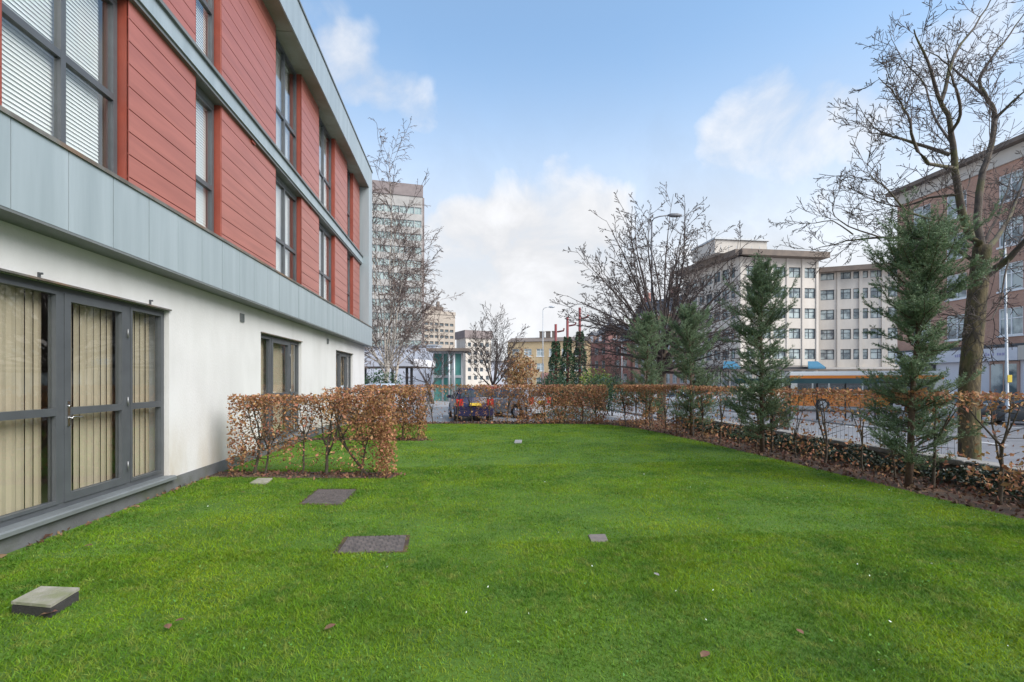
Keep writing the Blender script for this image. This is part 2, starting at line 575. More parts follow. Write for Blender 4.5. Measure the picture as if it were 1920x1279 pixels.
EDGES = smooth_poly(EDGE)
EY = np.array([p[1] for p in EDGES]); EX = np.array([p[0] for p in EDGES])
b = MB()
b.box((-WX + .02, -6, -1.4), (7.02, 16.62, -0.02))
b.box((-WX + .02, 16.62, -1.4), (5.2, 16.9, -.06))
tag(b.build('flower_bed', M['soil']), 'brown soil bed under the hedges round the lawn', kind='structure')
b = MB()
b.poly([(-3.69, -6, 0.004)] + [(x, y, 0.004) for x, y in EDGES])
lawn = b.build('lawn', M['turf_base'])
tag(lawn, 'turf of the green lawn', kind='structure')


def inside_lawn(X, Y):
    # right edge as function of Y below the corner, back edge as function of X
    xr = np.interp(Y, EY[:37], EX[:37])
    yb = np.interp(-X, -EX[20:], EY[20:])
    return (X > -3.64) & ((X < xr) | (Y < 4)) & (Y < yb) & (X < 5.75)


# grass clear of covers, slabs and hedge strips
def rect_of(px):
    P = [G(*p) for p in px]
    return P


COVER1 = [(565, 945), (597, 919), (668, 919), (640, 947)]
COVER2 = [(632, 1039), (652, 1009), (762, 1006), (756, 1035)]
SLAB_S = [(468, 909), (484, 900), (511, 900), (498, 910)]
PLATE = [(1108, 1018), (1102, 1005), (1135, 1004), (1141, 1017)]
BLOCK = [(22, 1154), (77, 1124), (148, 1127), (95, 1161)]
clear = []
for q in (COVER1, COVER2, SLAB_S, PLATE, BLOCK):
    P = rect_of(q)
    cx, cy = sum(p.x for p in P) / 4, sum(p.y for p in P) / 4
    sc_ = 1.03 if q in (COVER1, COVER2) else 0.95
    clear.append([(cx + (p.x - cx) * sc_, cy + (p.y - cy) * sc_) for p in P])
HEDGE1 = (XY(440, 7.25), XY(738, 7.15))
HEDGE2 = (XY(612, 11.6), XY(797, 11.5))
for hp, hq in (HEDGE1, HEDGE2):
    u = (hq - hp).normalized(); n = Vector((-u.y, u.x, 0)) * .22
    a, c = hp - u * .5, hq + u * 0.02
    clear.append([(a - n)[:2], (c - n)[:2], (c + n)[:2], (a + n)[:2]])


def in_quad(X, Y, q):
    s = None
    ok = np.ones(len(X), bool)
    ar = sum(q[i][0] * q[(i + 1) % 4][1] - q[(i + 1) % 4][0] * q[i][1] for i in range(4))
    for i in range(4):
        x0, y0 = q[i]; x1, y1 = q[(i + 1) % 4]
        cr = (x1 - x0) * (Y - y0) - (y1 - y0) * (X - x0)
        ok &= (cr * np.sign(ar) > 0)
    return ok


def make_grass():
    chunks = []
    for (y0, y1, dens) in ((0.6, 4.2, 11500), (4.2, 8.0, 5200), (8.0, 16.2, 1700)):
        n = int((y1 - y0) * 9.5 * dens)
        X = nrg.uniform(-3.7, 5.8, n); Y = nrg.uniform(y0, y1, n)
        ok = inside_lawn(X, Y)
        if y0 < 1:
            ok &= (np.abs(X - Y * SA) < 1.35 * Y + 1.0)
        X, Y = X[ok], Y[ok]
        for q in clear:
            k = ~in_quad(X, Y, q)
            X, Y = X[k], Y[k]
        chunks.append((X, Y))
    X = np.concatenate([c[0] for c in chunks]); Y = np.concatenate([c[1] for c in chunks])
    n = len(X)
    D = np.hypot(X, Y)
    # patchy growth
    ph = np.sin(X * 1.7 + 1.3 * np.sin(Y * 1.1)) * np.sin(Y * 1.9 + 1.1 * np.sin(X * 1.3)) + .6 * np.sin(X * 5.1 + Y * 3.3) * np.sin(Y * 4.7 - X * 2.2)
    h = (0.022 + 0.007 * ph) * nrg.uniform(0.55, 1.35, n)
    w = 0.0023 * (1 + D / 4.6) * nrg.uniform(.7, 1.4, n)
    an = nrg.uniform(0, 2 * np.pi, n)
    lean = nrg.uniform(0.4, 1.8, n) * h
    dx, dy = np.cos(an), np.sin(an)
    la = an + nrg.normal(0, .9, n) + np.pi / 2
    lx, ly = np.cos(la) * lean, np.sin(la) * lean
    z0 = np.zeros(n)
    v0 = np.stack([X - dx * w / 2, Y - dy * w / 2, z0], 1)
    v1 = np.stack([X + dx * w / 2, Y + dy * w / 2, z0], 1)
    v2 = np.stack([X + dx * w * .42 + lx * .35, Y + dy * w * .42 + ly * .35, h * .6], 1)
    v3 = np.stack([X - dx * w * .42 + lx * .35, Y - dy * w * .42 + ly * .35, h * .6], 1)
    v4 = np.stack([X + lx, Y + ly, h], 1)
    V = np.stack([v0, v1, v2, v3, v4], 1).reshape(-1, 3)
    i = np.arange(n)[:, None] * 5
    Fc = np.concatenate([i + np.array([[0, 1, 2]]), i + np.array([[0, 2, 3]]), i + np.array([[3, 2, 4]])], 0)
    o = np_mesh('grass', V, Fc, M['grass'])
    tag(o, 'short bright green grass covering the lawn', 'grass', kind='stuff')
    return n


make_grass()

# ------------------------------------------------------------------ apartment building on the left
BAND, PX, WXU = 3.455, 3.78, 3.90      # projecting frame plane, red cladding plane, upper window plane
Z_BB, Z_BT = 2.73, 3.456               # lower grey band
Z_MB, Z_MT = 5.82, 6.10                # mid band
Z_FB, Z_FT = 8.68, 9.51                # roof fascia
END = 19.3
apt = thing('apartment_building', 'modern three storey apartment block with red cladding, grey bands and white ground floor', 'building', (-3.72, 10, 0))

# ground floor openings (Y ranges) -----------------------------------------
Z_SILL, Z_HEAD = 0.20, 2.31
op1 = (2.6, YX(317, WX)); op2 = (YX(489, WX), YX(565, WX)); op3 = (YX(630, WX), YX(661, WX))
TH = 0.26
b = MB()
ys = [-8.0]
for o0, o1 in (op1, op2, op3):
    b.box((-WX - TH, ys[-1], 0.165), (-WX, o0, Z_BB)); ys.append(o1)
    b.box((-WX - TH, o0, Z_HEAD), (-WX, o1, Z_BB))
    b.box((-WX - TH, o0, 0.165), (-WX, o1, Z_SILL))
b.box((-WX - TH, ys[-1], 0.165), (-WX, END - .15, Z_BB))
b.box((-WX - 10, END - .15 - TH, 0.165), (-WX - TH, END - .15, Z_BB))
b.build('wall', M['render_white'], apt)
b = MB()
b.box((-WX - TH, -8, -1.0), (-WX + .018, END - .13, 0.165))
b.build('plinth', M['plinth_grey'], apt)
b = MB()     # dark inside of the rooms
b.box((-8.2, -8, 0.02), (-8.0, END - .5, 9))
for z in (0.0, 2.72, 5.9, 8.8):
    b.box((-8.0, -8, z), (-WXU - .12 if z > 1 else -WX - TH - .01, END - .5, z + .14))
for y in (-8.0, op1[1] + 1.2, 11.2, 15.2, END - .7):
    b.box((-8.0, y, .14), (-WX - TH - .02, y + .1, 8.8))
b.build('interior_wall', M['interior'], apt)


def frame_boxes(b, x0, x1, y0, y1, z0, z1, t):
    b.box((x0, y0, z0), (x1, y0 + t, z1)); b.box((x0, y1 - t, z0), (x1, y1, z1))
    b.box((x0, y0 + t, z0), (x1, y1 - t, z0 + t)); b.box((x0, y0 + t, z1 - t), (x1, y1 - t, z1))


def pane(parent, x, y0, y1, z0, z1, m='glass'):
    b = MB()
    b.box((x - .006, y0, z0), (x + .006, y1, z1))
    return b.build('pane', M[m], parent)


def ground_unit(y0, y1, divs, door, trans_z=1.12):
    """divs: inner mullion centres; door: index of bay that is the door"""
    xf0, xf1 = -WX - .13, -WX - .06
    b = MB()
    frame_boxes(b, xf0, xf1, y0, y1, Z_SILL, Z_HEAD, 0.055)
    for dv in divs:
        b.box((xf0 + .002, dv - .035, Z_SILL + .055), (xf1 + .004, dv + .035, Z_HEAD - .055))
    win = b.build('window', M['frame_grey'], apt)
    edges = [y0 + .055] + [v for d in divs for v in (d - .035, d + .035)] + [y1 - .055]
    for k in range(len(divs) + 1):
        a, c = edges[2 * k], edges[2 * k + 1]
        z0, z1 = Z_SILL + .055, Z_HEAD - .055
        bb = MB()
        t = .075 if k == door else .03
        frame_boxes(bb, xf0 + .012, xf1 + .012, a, c, z0, z1, t)
        bb.box((xf0 + .014, a + t, trans_z - .035), (xf1 + .010, c - t, trans_z + .035))
        sash = bb.build('door' if k == door else 'casement', M['frame_grey'], apt)
        pane(sash, -WX - .09, a + t, c - t, z0 + t, trans_z - .035)
        pane(sash, -WX - .09, a + t, c - t, trans_z + .035, z1 - t)
        if k == door:
            h = MB()
            h.box((xf1 + .012, a + .022, .98), (xf1 + .022, a + .052, 1.22))
            h.tube([(xf1 + .02, a + .037, 1.06), (xf1 + .055, a + .037, 1.06), (xf1 + .058, a + .15, 1.06)], .009, 8)
            h.tube([(xf1 + .02, a + .037, 1.17), (xf1 + .035, a + .037, 1.17)], .013, 10)
            h.build('handle', M['steel'], sash)
            for hz in (0.45, 1.18, 1.95):
                hh = MB()
                hh.tube([(xf1 + .022, c + .005, hz - .05), (xf1 + .022, c + .005, hz + .05)], .008, 8)
                hh.build('hinge', M['hinge_steel'], sash)
    s = MB()
    s.bbox((-WX - .12, y0 - .02, Z_SILL - .045), (-WX + .085, y1 + .03, Z_SILL + .002), .012)
    s.build('sill', M['zinc_dark'], apt)
    # lead strip over the head
    s = MB(); s.box((-WX - .02, y0 - .01, Z_HEAD - .004), (-WX + .03, y1 + .01, Z_HEAD + .014)); s.build('drip_strip', M['lip'], apt)
    return win


m1 = YX(109, WX + .08); m2 = YX(236, WX + .08)
ground_unit(op1[0], op1[1], [m1, m2], 1)
w2 = op2[1] - op2[0]
ground_unit(op2[0], op2[1], [op2[0] + w2 * .27, op2[0] + w2 * .74], 1)
w3 = op3[1] - op3[0]
ground_unit(op3[0], op3[1], [op3[0] + w3 * .30, op3[0] + w3 * .72], 1)


def vertical_blind(y0, y1, z0, z1, label, x=-WX - .20, w=.089, seed=0, ang=-3):
    r = random.Random(seed)
    t = thing('vertical_blind', label, 'blind', (x, (y0 + y1) / 2, z0), 'vertical blinds inside the ground floor glazing')
    b = MB(); b.box((x - .02, y0, z1 - .04), (x + .02, y1, z1)); b.build('head_rail', M['blind_white'], t)
    n = int((y1 - y0) / (w * .97))
    for k in range(n):
        yc = y0 + (k + .5) * (y1 - y0) / n
        a = math.radians(ang + r.uniform(-6, 6))
        dx, dy = math.sin(a) * w / 2, math.cos(a) * w / 2
        b = MB()
        q = [(x - dx, yc - dy), (x + .006 * math.cos(a), yc), (x + dx, yc + dy)]
        for i in range(2):
            b.poly([(*q[i], z0 + .03), (*q[i + 1], z0 + .03), (*q[i + 1], z1 - .04), (*q[i], z1 - .04)], sm=True)
        b.build('vane', M['blind_cream'], t)


vertical_blind(op1[0] + .05, m1 - .03, Z_SILL, Z_HEAD, 'cream vertical blind behind the widest left glazing of the nearest window', seed=1)
vertical_blind(m1 + .05, m2 - .03, Z_SILL, Z_HEAD, 'cream vertical blind behind the glazed door with lever handle', seed=2)
vertical_blind(m2 + .05, op1[1] - .05, Z_SILL, Z_HEAD, 'cream vertical blind behind the narrow casement right of the door', seed=3)
for o_, lab in ((op2, 'pale curtain blind inside the second ground floor window behind the near hedge'),
                (op3, 'pale curtain blind inside the farthest ground floor window')):
    vertical_blind(o_[0] + .06, o_[1] - .06, Z_SILL, Z_HEAD, lab, seed=5, w=.12, ang=10)

# small fixings on the white wall
for px, py in ((453, 596), (614, 640)):
    y = YX(px, WX)
    z = CAMZ - (py - HOR) / F * W(px, py, 1).dot(Vector((0, 0, 0))) if False else None
    d = y * CA - WX * SA
    z = CAMZ - (py - HOR) / F * d
    v = MB()
    frame_boxes(v, -WX + .001, -WX + .02, y - .07, y + .07, z - .07, z + .07, .012)
    for k in range(5):
        v.box((-WX + .001, y - .058, z - .05 + k * .022), (-WX + .014, y + .058, z - .038 + k * .022))
    v.build('vent_grille', M['zinc_dark'], apt)
for px, py in ((71, 517), (280, 567)):
    y = YX(px, WX); d = y * CA - WX * SA
    z = CAMZ - (py - HOR) / F * d
    v = MB(); v.box((-WX + .001, y - .008, z - .045), (-WX + .018, y + .008, z + .03))
    v.box((-WX + .016, y - .006, z + .01), (-WX + .04, y + .006, z + .028))
    v.build('hook', M['frame_grey'], apt)

# lower band of zinc panels ---------------------------------------------------
PITCH = 0.553
y = -1.42
b = MB()
b.box((-WX - 1, -8, Z_BB + .02), (-BAND - .03, END - .01, Z_BT - .02))
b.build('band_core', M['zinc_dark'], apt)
cells = []
while y < END - .02:
    y1 = min(y + PITCH, END)
    p = MB(); p.box((-BAND - .03, y + .004, Z_BB + .012), (-BAND + rng.uniform(-.0015, .0015), y1 - .004, Z_BT - .01))
    p.build('zinc_panel', M['zinc'], apt)
    y = y1
p = MB(); p.box((-BAND - .03, -8, Z_BB + .012), (-BAND, -1.43, Z_BT - .01)); p.build('zinc_panel', M['zinc'], apt)
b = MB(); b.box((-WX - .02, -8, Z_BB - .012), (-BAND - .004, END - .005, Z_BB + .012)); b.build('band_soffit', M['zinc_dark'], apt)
b = MB(); b.box((-BAND - .40, -8, Z_BT - .01), (-BAND + .018, END + .01, Z_BT + .028)); b.build('band_flashing', M['lip'], apt)

# end blade and fascia -----------------------------------------------------------
BY = 18.66
b = MB(); b.bbox((-PX - .3, BY, Z_BT + .028), (-BAND, END, Z_FB + .004), .006); b.build('end_blade', M['zinc'], apt)
y = -1.42
while y < END - .02:
    y1 = min(y + PITCH * 2, END)
    p = MB(); p.box((-BAND - .03, y + .003, Z_FB + .005), (-BAND + rng.uniform(-.0015, .0015), y1 - .003, Z_FT - .02))
    p.build('fascia_panel', M['zinc'], apt)
    y = y1
p = MB(); p.box((-BAND - .03, -8, Z_FB + .005), (-BAND, -1.43, Z_FT - .02)); p.build('fascia_panel', M['zinc'], apt)
b = MB(); b.box((-14, -8, Z_FB + .14), (-BAND - .031, END - .002, Z_FT - .03)); b.build('roof', M['roof_dark'], apt)
b = MB(); b.box((-BAND - .4, -8, Z_FT - .02), (-BAND + .025, END + .02, Z_FT + .03)); b.build('roof_edge', M['zinc_dark'], apt)
y = -2.0
while y < BY - .02:
    y1 = min(y + 1.25, BY)
    s = MB(); s.box((-PX - .15, y + .005, Z_FB + .006), (-BAND - .032, y1 - .005, Z_FB + .03)); s.build('soffit_panel', M['soffit'], apt)
    y = y1
# back and end of the block
b = MB(); b.box((-14, -8, 0), (-13.8, END, Z_FB + .1)); b.box((-13.8, END - .02, Z_BT), (-PX - .31, END - .002, Z_FB + .1)); b.build('rear_wall', M['render_white'], apt)

# mid band
b = MB(); b.box((-WXU - .3, -8, Z_MB), (-3.70, BY - .01, Z_MT - .05)); b.build('mid_band', M['zinc'], apt)
b = MB(); b.box((-WXU - .1, -8, Z_MT - .05), (-3.66, BY - .012, Z_MT)); b.box((-WXU, -8, Z_MB - .05), (-3.725, BY - .012, Z_MB)); b.build('mid_band_flashing', M['zinc_dark'], apt)

# cladding columns and windows
cols = [(3, 240, 'w'), (240, 367, 'p'), (367, 415, 'w'), (415, 517, 'p'), (517, 565, 'w'), (565, 598, 'p'), (598, 628, 'w'), (628, 651, 'p'),
        (651, 662, 'w'), (662, 674, 'p')]
segs = []
for a, c, k in cols:
    segs.append((YX(a, PX), min(YX(c, PX), BY), k))
segs.insert(0, (segs[0][0] - 2.3, segs[0][0], 'p'))
segs.insert(0, (-8.0, segs[0][0], 'w'))


def plank_stack(y0, y1, z0, z1, n):
    core = MB(); core.box((-WXU - .04, y0 + .012, z0), (-PX - .014, y1 - .012, z1))
    inn = MB(); inn.box((-WXU - .28, y0 + .02, z0), (-WXU - .041, y1 - .02, z1)); inn.build('inner_wall', M['interior'], apt)
    pan = core.build('cladding_panel', M['cladding_red_shaded'], apt)
    ph = (z1 - z0) / n
    me = None
    for k in range(n):
        c = (-PX, (y0 + y1) / 2, z0 + (k + .5) * ph)
        if me is None:
            p = MB()
            hy, hz = (y1 - y0) / 2, ph / 2 - .0035
            x0, x1, bv = -.014, 0.0, .003
            p.poly([(x1 - c[0] * 0, -hy, -hz + bv), (x1, hy, -hz + bv), (x1, hy, hz - bv), (x1, -hy, hz - bv)])
            p.poly([(x0, -hy, -hz), (x0, hy, -hz), (x1, hy, -hz + bv), (x1, -hy, -hz + bv)])
            p.poly([(x1, -hy, hz - bv), (x1, hy, hz - bv), (x0, hy, hz), (x0, -hy, hz)])
            p.poly([(x0, -hy, -hz), (x1, -hy, -hz + bv), (x1, -hy, hz - bv), (x0, -hy, hz)])
            p.poly([(x0, hy, -hz), (x0, hy, hz), (x1, hy, hz - bv), (x1, hy, -hz + bv)])
            p.poly([(x0, -hy, -hz), (x0, -hy, hz), (x0, hy, hz), (x0, hy, -hz)])
            o = p.build('plank', M['cladding_red'], None)
            me = o.data
            o.parent = pan
            o.location = Vector(c) - ORG[pan.name]
        else:
            link('plank', me, pan, c)
    for yy in (y0, y1):      # corner trims that form the reveals
        t = MB(); s = 1 if yy == y0 else -1
        t.box((-WXU - .035, min(yy, yy + s * .011), z0), (-PX + .002, max(yy, yy + s * .011), z1))
        t.build('reveal_trim', M['cladding_red_shaded'], pan)
    return pan


def upper_window(y0, y1, z0, z1, nm, trans, big=False):
    x0, x1 = -WXU - .06, -WXU + .015
    y0, y1 = y0 + .013, y1 - .013
    b = MB()
    t = .06
    frame_boxes(b, x0, x1, y0, y1, z0, z1, t)
    cuts = [y0 + t]
    for k in range(1, nm):
        yc = y0 + (y1 - y0) * k / nm
        b.box((x0 + .002, yc - .03, z0 + t), (x1 + .003, yc + .03, z1 - t))
        cuts += [yc - .03, yc + .03]
    cuts.append(y1 - t)
    zc = z0 + (z1 - z0) * trans
    for k in range(nm):
        b.box((x0 + .004, cuts[2 * k], zc - .035), (x1 + .001, cuts[2 * k + 1], zc + .035))
    w = b.build('window', M['frame_grey'], apt)
    for k in range(nm):
        pane(w, -WXU - .02, cuts[2 * k], cuts[2 * k + 1], z0 + t, zc - .035)
        pane(w, -WXU - .02, cuts[2 * k], cuts[2 * k + 1], zc + .035, z1 - t)
    return w


def venetian(y0, y1, z0, z1, label, x=-WXU - .09):
    t = thing('venetian_blind', label, 'blind', (x, (y0 + y1) / 2, z0), 'white venetian blinds inside the upper windows')
    b = MB(); b.box((x - .02, y0, z1 - .04), (x + .02, y1, z1)); b.build('head_rail', M['blind_white'], t)
    b = MB()
    n = int((z1 - z0 - .06) / .042)
    for k in range(n):
        z = z0 + .02 + k * .042
        b.poly([(x + .010, y0, z), (x + .010, y1, z), (x + .004, y1, z + .026), (x + .004, y0, z + .026)])
        b.poly([(x + .004, y0, z + .026), (x + .004, y1, z + .026), (x - .006, y1, z + .049), (x - .006, y0, z + .049)])
    b.build('slats', M['blind_white'], t)


wl = {0: None}
names = {2: 'large two light', 4: 'narrow', 6: 'third', 8: 'fourth', 10: 'last'}
for i, (y0, y1, k) in enumerate(segs):
    for fl, (z0, z1, n) in enumerate(((Z_BT + .03, Z_MB, 9), (Z_MT, Z_FB + .01, 10))):
        if k == 'p':
            if i == 1 and fl == 1 and False:
                continue
            plank_stack(y0, y1, z0, z1, n)
        else:
            nm = {0: 4, 2: 2, 4: 1, 6: 2, 8: 2, 10: 1}.get(i, 1)
            upper_window(y0, y1, z0 + .01, z1 - .12 if fl == 0 else z1 - .02, nm, .50 if i <= 2 else .42)
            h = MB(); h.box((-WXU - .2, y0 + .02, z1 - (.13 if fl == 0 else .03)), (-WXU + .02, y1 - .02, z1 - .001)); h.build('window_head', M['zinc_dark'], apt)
            if i in names:
                lab = {2: 'white venetian blind in the largest %s window at the left edge', 4: 'white venetian blind in the narrow %s window right of the nearest red panel',
                       6: 'white blind in the middle %s window of the red facade', 8: 'white blind in the %s window last but one before the far corner',
                       10: 'white blind in the narrow %s window nearest the far corner'}[i] % ('first floor', 'top floor')[fl]
                yb1 = y1 - .06 if i == 2 else y0 + (y1 - y0) * (.93 if i != 6 else .80)
                venetian(y0 + .06, yb1 - (.10 if i == 2 else 0), z0 + .05, z1 - .14, lab)
# little vents in the cladding
for px, py in ((473, 262), (582, 386)):
    y = YX(px, PX); d = y * CA - PX * SA
    z = CAMZ - (py - HOR) / F * d
    v = MB(); v.box((-PX + .001, y - .07, z - .07), (-PX + .03, y + .07, z + .07)); v.box((-PX + .03, y - .075, z + .05), (-PX + .06, y + .075, z + .075))
    v.build('vent_cowl', M['cladding_red_shaded'], apt)

# ------------------------------------------------------------------ small things on the lawn
def poly_prism(name, px, z0, z1, m, label, cat, group=None, bevel=.008):
    P = [G(*p) for p in px]
    c = Vector((sum(p.x for p in P) / 4, sum(p.y for p in P) / 4, 0))
    b = MB()
    ins = [c + (p - c) * (1 - bevel / max((p - c).length, .01)) for p in P]
    ar = sum(P[i].x * P[(i + 1) % 4].y - P[(i + 1) % 4].x * P[i].y for i in range(4))
    if ar < 0:
        P = P[::-1]; ins = ins[::-1]
    b.poly([(p.x, p.y, z1) for p in ins])
    for i in range(4):
        j = (i + 1) % 4
        b.poly([(P[i].x, P[i].y, z1 - bevel), (P[j].x, P[j].y, z1 - bevel), (ins[j].x, ins[j].y, z1), (ins[i].x, ins[i].y, z1)])
        b.poly([(P[i].x, P[i].y, z0), (P[j].x, P[j].y, z0), (P[j].x, P[j].y, z1 - bevel), (P[i].x, P[i].y, z1 - bevel)])
    return b, P, c


def cover(px, label, group):
    b, P, c = poly_prism('x', px, -.02, .012, None, None, None)
    t = thing('drain_cover', label, 'drain cover', c, group)
    b.build('frame', M['iron'], t)
    rm = MB(); rm.poly([((c + (p - c) * 1.13).x, (c + (p - c) * 1.13).y, .0075) for p in P]); rm.build('soil_rim', M['soil'], t)
    P = [G(*p) for p in px]
    u, v = (P[3] - P[0]), (P[1] - P[0])
    q = MB()
    r = random.Random(3)
    nu, nv = 11, 8
    for i in range(nu):
        for j in range(nv):
            a, d = (i + .5) / nu * .9 + .05, (j + .5) / nv * .9 + .05
            p = P[0] + u * a + v * d
            s = .021
            if (i + j) % 2:
                e1, e2 = u.normalized() * s, v.normalized() * s * .5
            else:
                e1, e2 = u.normalized() * s * .5, v.normalized() * s
            q.poly([(p - e1 - e2) + Vector((0, 0, .012)), (p + e1 - e2) + Vector((0, 0, .012)), (p + e1 * .8 + e2 * .8) + Vector((0, 0, .023)), (p - e1 * .8 + e2 * .8) + Vector((0, 0, .023))])
    q.build('tread_pattern', M['iron'], t)['kind'] = 'stuff'


cover(COVER1, 'dark iron inspection cover just in front of the near beech hedge', 'inspection covers in the lawn')
cover(COVER2, 'dark iron inspection cover nearest the camera in the lawn', 'inspection covers in the lawn')
b, P, c = poly_prism('x', SLAB_S, -.02, .03, None, None, None)
tag(b.build('paving_slab', M['concrete'], loc=c), 'small pale concrete slab lying by the near hedge', 'slab')
b, P, c = poly_prism('x', PLATE, -.02, .016, None, None, None)
mat('plate_stone', (0.20, 0.17, 0.155), (0.15, 0.13, 0.12), scale=20, rough=.9, bump=.3)
tag(b.build('marker_plate', M['plate_stone'], loc=c), 'small square grey plate alone in the middle of the lawn', 'plate')
b, P, c = poly_prism('x', BLOCK, -.02, .068, None, None, None, bevel=.01)
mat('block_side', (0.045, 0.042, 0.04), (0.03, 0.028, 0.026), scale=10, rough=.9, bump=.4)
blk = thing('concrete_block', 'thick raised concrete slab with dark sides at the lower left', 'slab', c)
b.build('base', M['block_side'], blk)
b2 = MB()
PP = [c + (p - c) * 1.02 for p in P]
b2.poly([(p.x, p.y, .086) for p in [c + (p - c) * 1.0 for p in PP]])
for i in range(4):
    j = (i + 1) % 4
    b2.poly([(PP[i].x, PP[i].y, .0685), (PP[j].x, PP[j].y, .0685), (PP[j].x, PP[j].y, .086), (PP[i].x, PP[i].y, .086)])
b2.build('lid', M['concrete'], blk)
b, P, c = poly_prism('x', [(964, 832), (966, 827), (979, 827), (978, 832)], -.02, .03, None, None, None)
tag(b.build('marker_plate', M['kerb'], loc=c), 'tiny pale plate far back in the lawn', 'plate')


def dead_leaf(px, py, s, rot, label, m='litter'):
    p = G(px, py)
    b = MB()
    pts = [(-.5, 0), (-.2, .28), (.15, .3), (.5, 0), (.15, -.3), (-.2, -.28)]
    ca, sa = math.cos(rot), math.sin(rot)
    z = lambda x, y: p.z + .036 + .25 * s * abs(y) + .1 * s * x
    ring = [(p.x + s * (ca * x - sa * y), p.y + s * (sa * x + ca * y), z(x, y)) for x, y in pts]
    mid = [(p.x + s * (ca * x), p.y + s * (sa * x), z(x, 0)) for x in (-.2, .15)]
    b.poly([ring[0], mid[0], ring[1]]); b.poly([ring[1], mid[0], mid[1], ring[2]]); b.poly([ring[2], mid[1], ring[3]])
    b.poly([ring[3], mid[1], ring[4]]); b.poly([ring[4], mid[1], mid[0], ring[5]]); b.poly([ring[5], mid[0], ring[0]])
    o = b.build('fallen_leaf', M[m], loc=p)
    tag(o, label, 'leaf', 'leaves fallen on the lawn')


for a in [(92, 1160, .085, .3, 'reddish dead leaf beside the thick concrete slab', 'litter'),
          (613, 953, .06, 1.0, 'dead leaf beside the inspection cover near the hedge', 'litter'),
          (1322, 1240, .07, .5, 'brown dead leaf at the bottom right of centre', 'litter'),
          (1231, 1086, .05, 2.0, 'pale dead leaf below and right of the square plate', 'coping'),
          (619, 1187, .07, .7, 'curled brown leaf below the nearest inspection cover', 'litter'),
          (315, 1186, .06, 2.2, 'brown leaf right of the thick concrete slab', 'litter'),
          (336, 1174, .05, .2, 'dark brown leaf farthest right of the concrete slab pair', 'litter'),
          (1500, 1196, .05, 1.7, 'brown leaf in the lower right of the lawn', 'litter'),
          (165, 1031, .07, .1, 'brown leaf on the grass near the plinth at left', 'litter'),
          (455, 928, .05, .1, 'brown leaf on the grass left of the slab by the hedge', 'litter')]:
    dead_leaf(*a)

# tiny white clover heads and daisies through the turf
n = 150
X = nrg.uniform(-3.5, 5.4, n * 3); Y = nrg.uniform(1.8, 13, n * 3)
ok = inside_lawn(X, Y) & (np.abs(X - 1.5) + np.abs(Y - 5) * .3 < 4.5)
X, Y = X[ok][:n], Y[ok][:n]
C = np.stack([X, Y, np.full(len(X), .043)], 1)
mat('daisy', (0.62, 0.68, 0.58), rough=0.7)
o = leaf_cloud('daisies', C, .013, M['daisy'], None)
tag(o, 'tiny whitish daisy heads scattered through the lawn', 'daisies', kind='stuff')
# clover patches: small rounder bluish leaves
mat('clover', (0.11, 0.22, 0.05), (0.075, 0.16, 0.035), scale=3, island=0.3, rough=0.9, spec=.15)
pts = []
for k in range(230):
    x, y = nrg.uniform(-3.3, 5.3), 1.6 + 8 * nrg.random() ** 1.5
    m_ = int(nrg.integers(20, 60))
    pts.append(np.stack([nrg.normal(x, .16, m_), nrg.normal(y, .12, m_), nrg.uniform(.028, .046, m_)], 1))
C = np.concatenate(pts); C = C[inside_lawn(C[:, 0], C[:, 1])]
for q in clear:
    C = C[~in_quad(C[:, 0], C[:, 1], q)]
o = leaf_cloud('clover', C, .013, M['clover'], None, up=0)
tag(o, 'low bluish green clover growing through the lawn', 'clover', kind='stuff')

# leaf litter in the beds and along the plinth
n = 9000
X = nrg.uniform(-3.6, 7.0, n * 4); Y = nrg.uniform(-1, 16.6, n * 4)
xr = np.interp(Y, EY[:37], EX[:37])
yb = np.interp(-X, -EX[20:], EY[20:])
ok = ((X > xr - .05) & (Y < 14.5)) | (Y > yb - .03)
ok &= (X < 7.0)
X, Y = X[ok][:n], Y[ok][:n]
xx = [X]; yy = [Y]
k = 170
xx.append(-3.69 + np.abs(nrg.normal(0, .05, k))); yy.append(nrg.uniform(2.5, 12, k))
for hp, hq in (HEDGE1, HEDGE2):
    t = nrg.uniform(-.05, 1.02, 500); p = np.array(hp)[None, :] + (np.array(hq) - np.array(hp))[None, :] * t[:, None]
    xx.append(p[:, 0] + nrg.normal(0, .12, 500)); yy.append(p[:, 1] + nrg.normal(0, .13, 500))
X = np.concatenate(xx); Y = np.concatenate(yy)
C = np.stack([X, Y, nrg.uniform(.0, .035, len(X))], 1)
o = leaf_cloud('leaf_litter', C, .055, M['litter'], None, up=0)
tag(o, 'brown beech leaves lying on the soil under the hedges', 'leaf litter', kind='stuff')
# soil strips under the two cross hedges
for hp, hq in (HEDGE1, HEDGE2):
    u = (hq - hp).normalized(); nn = Vector((-u.y, u.x, 0)) * .23
    a, c = hp - u * .62, hq + u * .02
    b = MB()
    b.poly([(a - nn) + Vector((0, 0, .010)), (c - nn) + Vector((0, 0, .010)), (c + nn) + Vector((0, 0, .010)), (a + nn) + Vector((0, 0, .010))])
    tag(b.build('soil_strip', M['soil']), 'dark soil strip under a cross hedge', kind='structure')

# ------------------------------------------------------------------ hedges
def bend(p0, p1, n, r, k):
    """slightly crooked line"""
    out = []
    off = Vector((0, 0, 0))
    L_ = (p1 - p0).length
    for i in range(n + 1):
        t = i / n
        off = off + Vector((r.gauss(0, 1), r.gauss(0, 1), r.gauss(0, .4))) * k * L_ / n
        out.append(p0.lerp(p1, t) + off * (1 if 0 < i else 0))
    return out


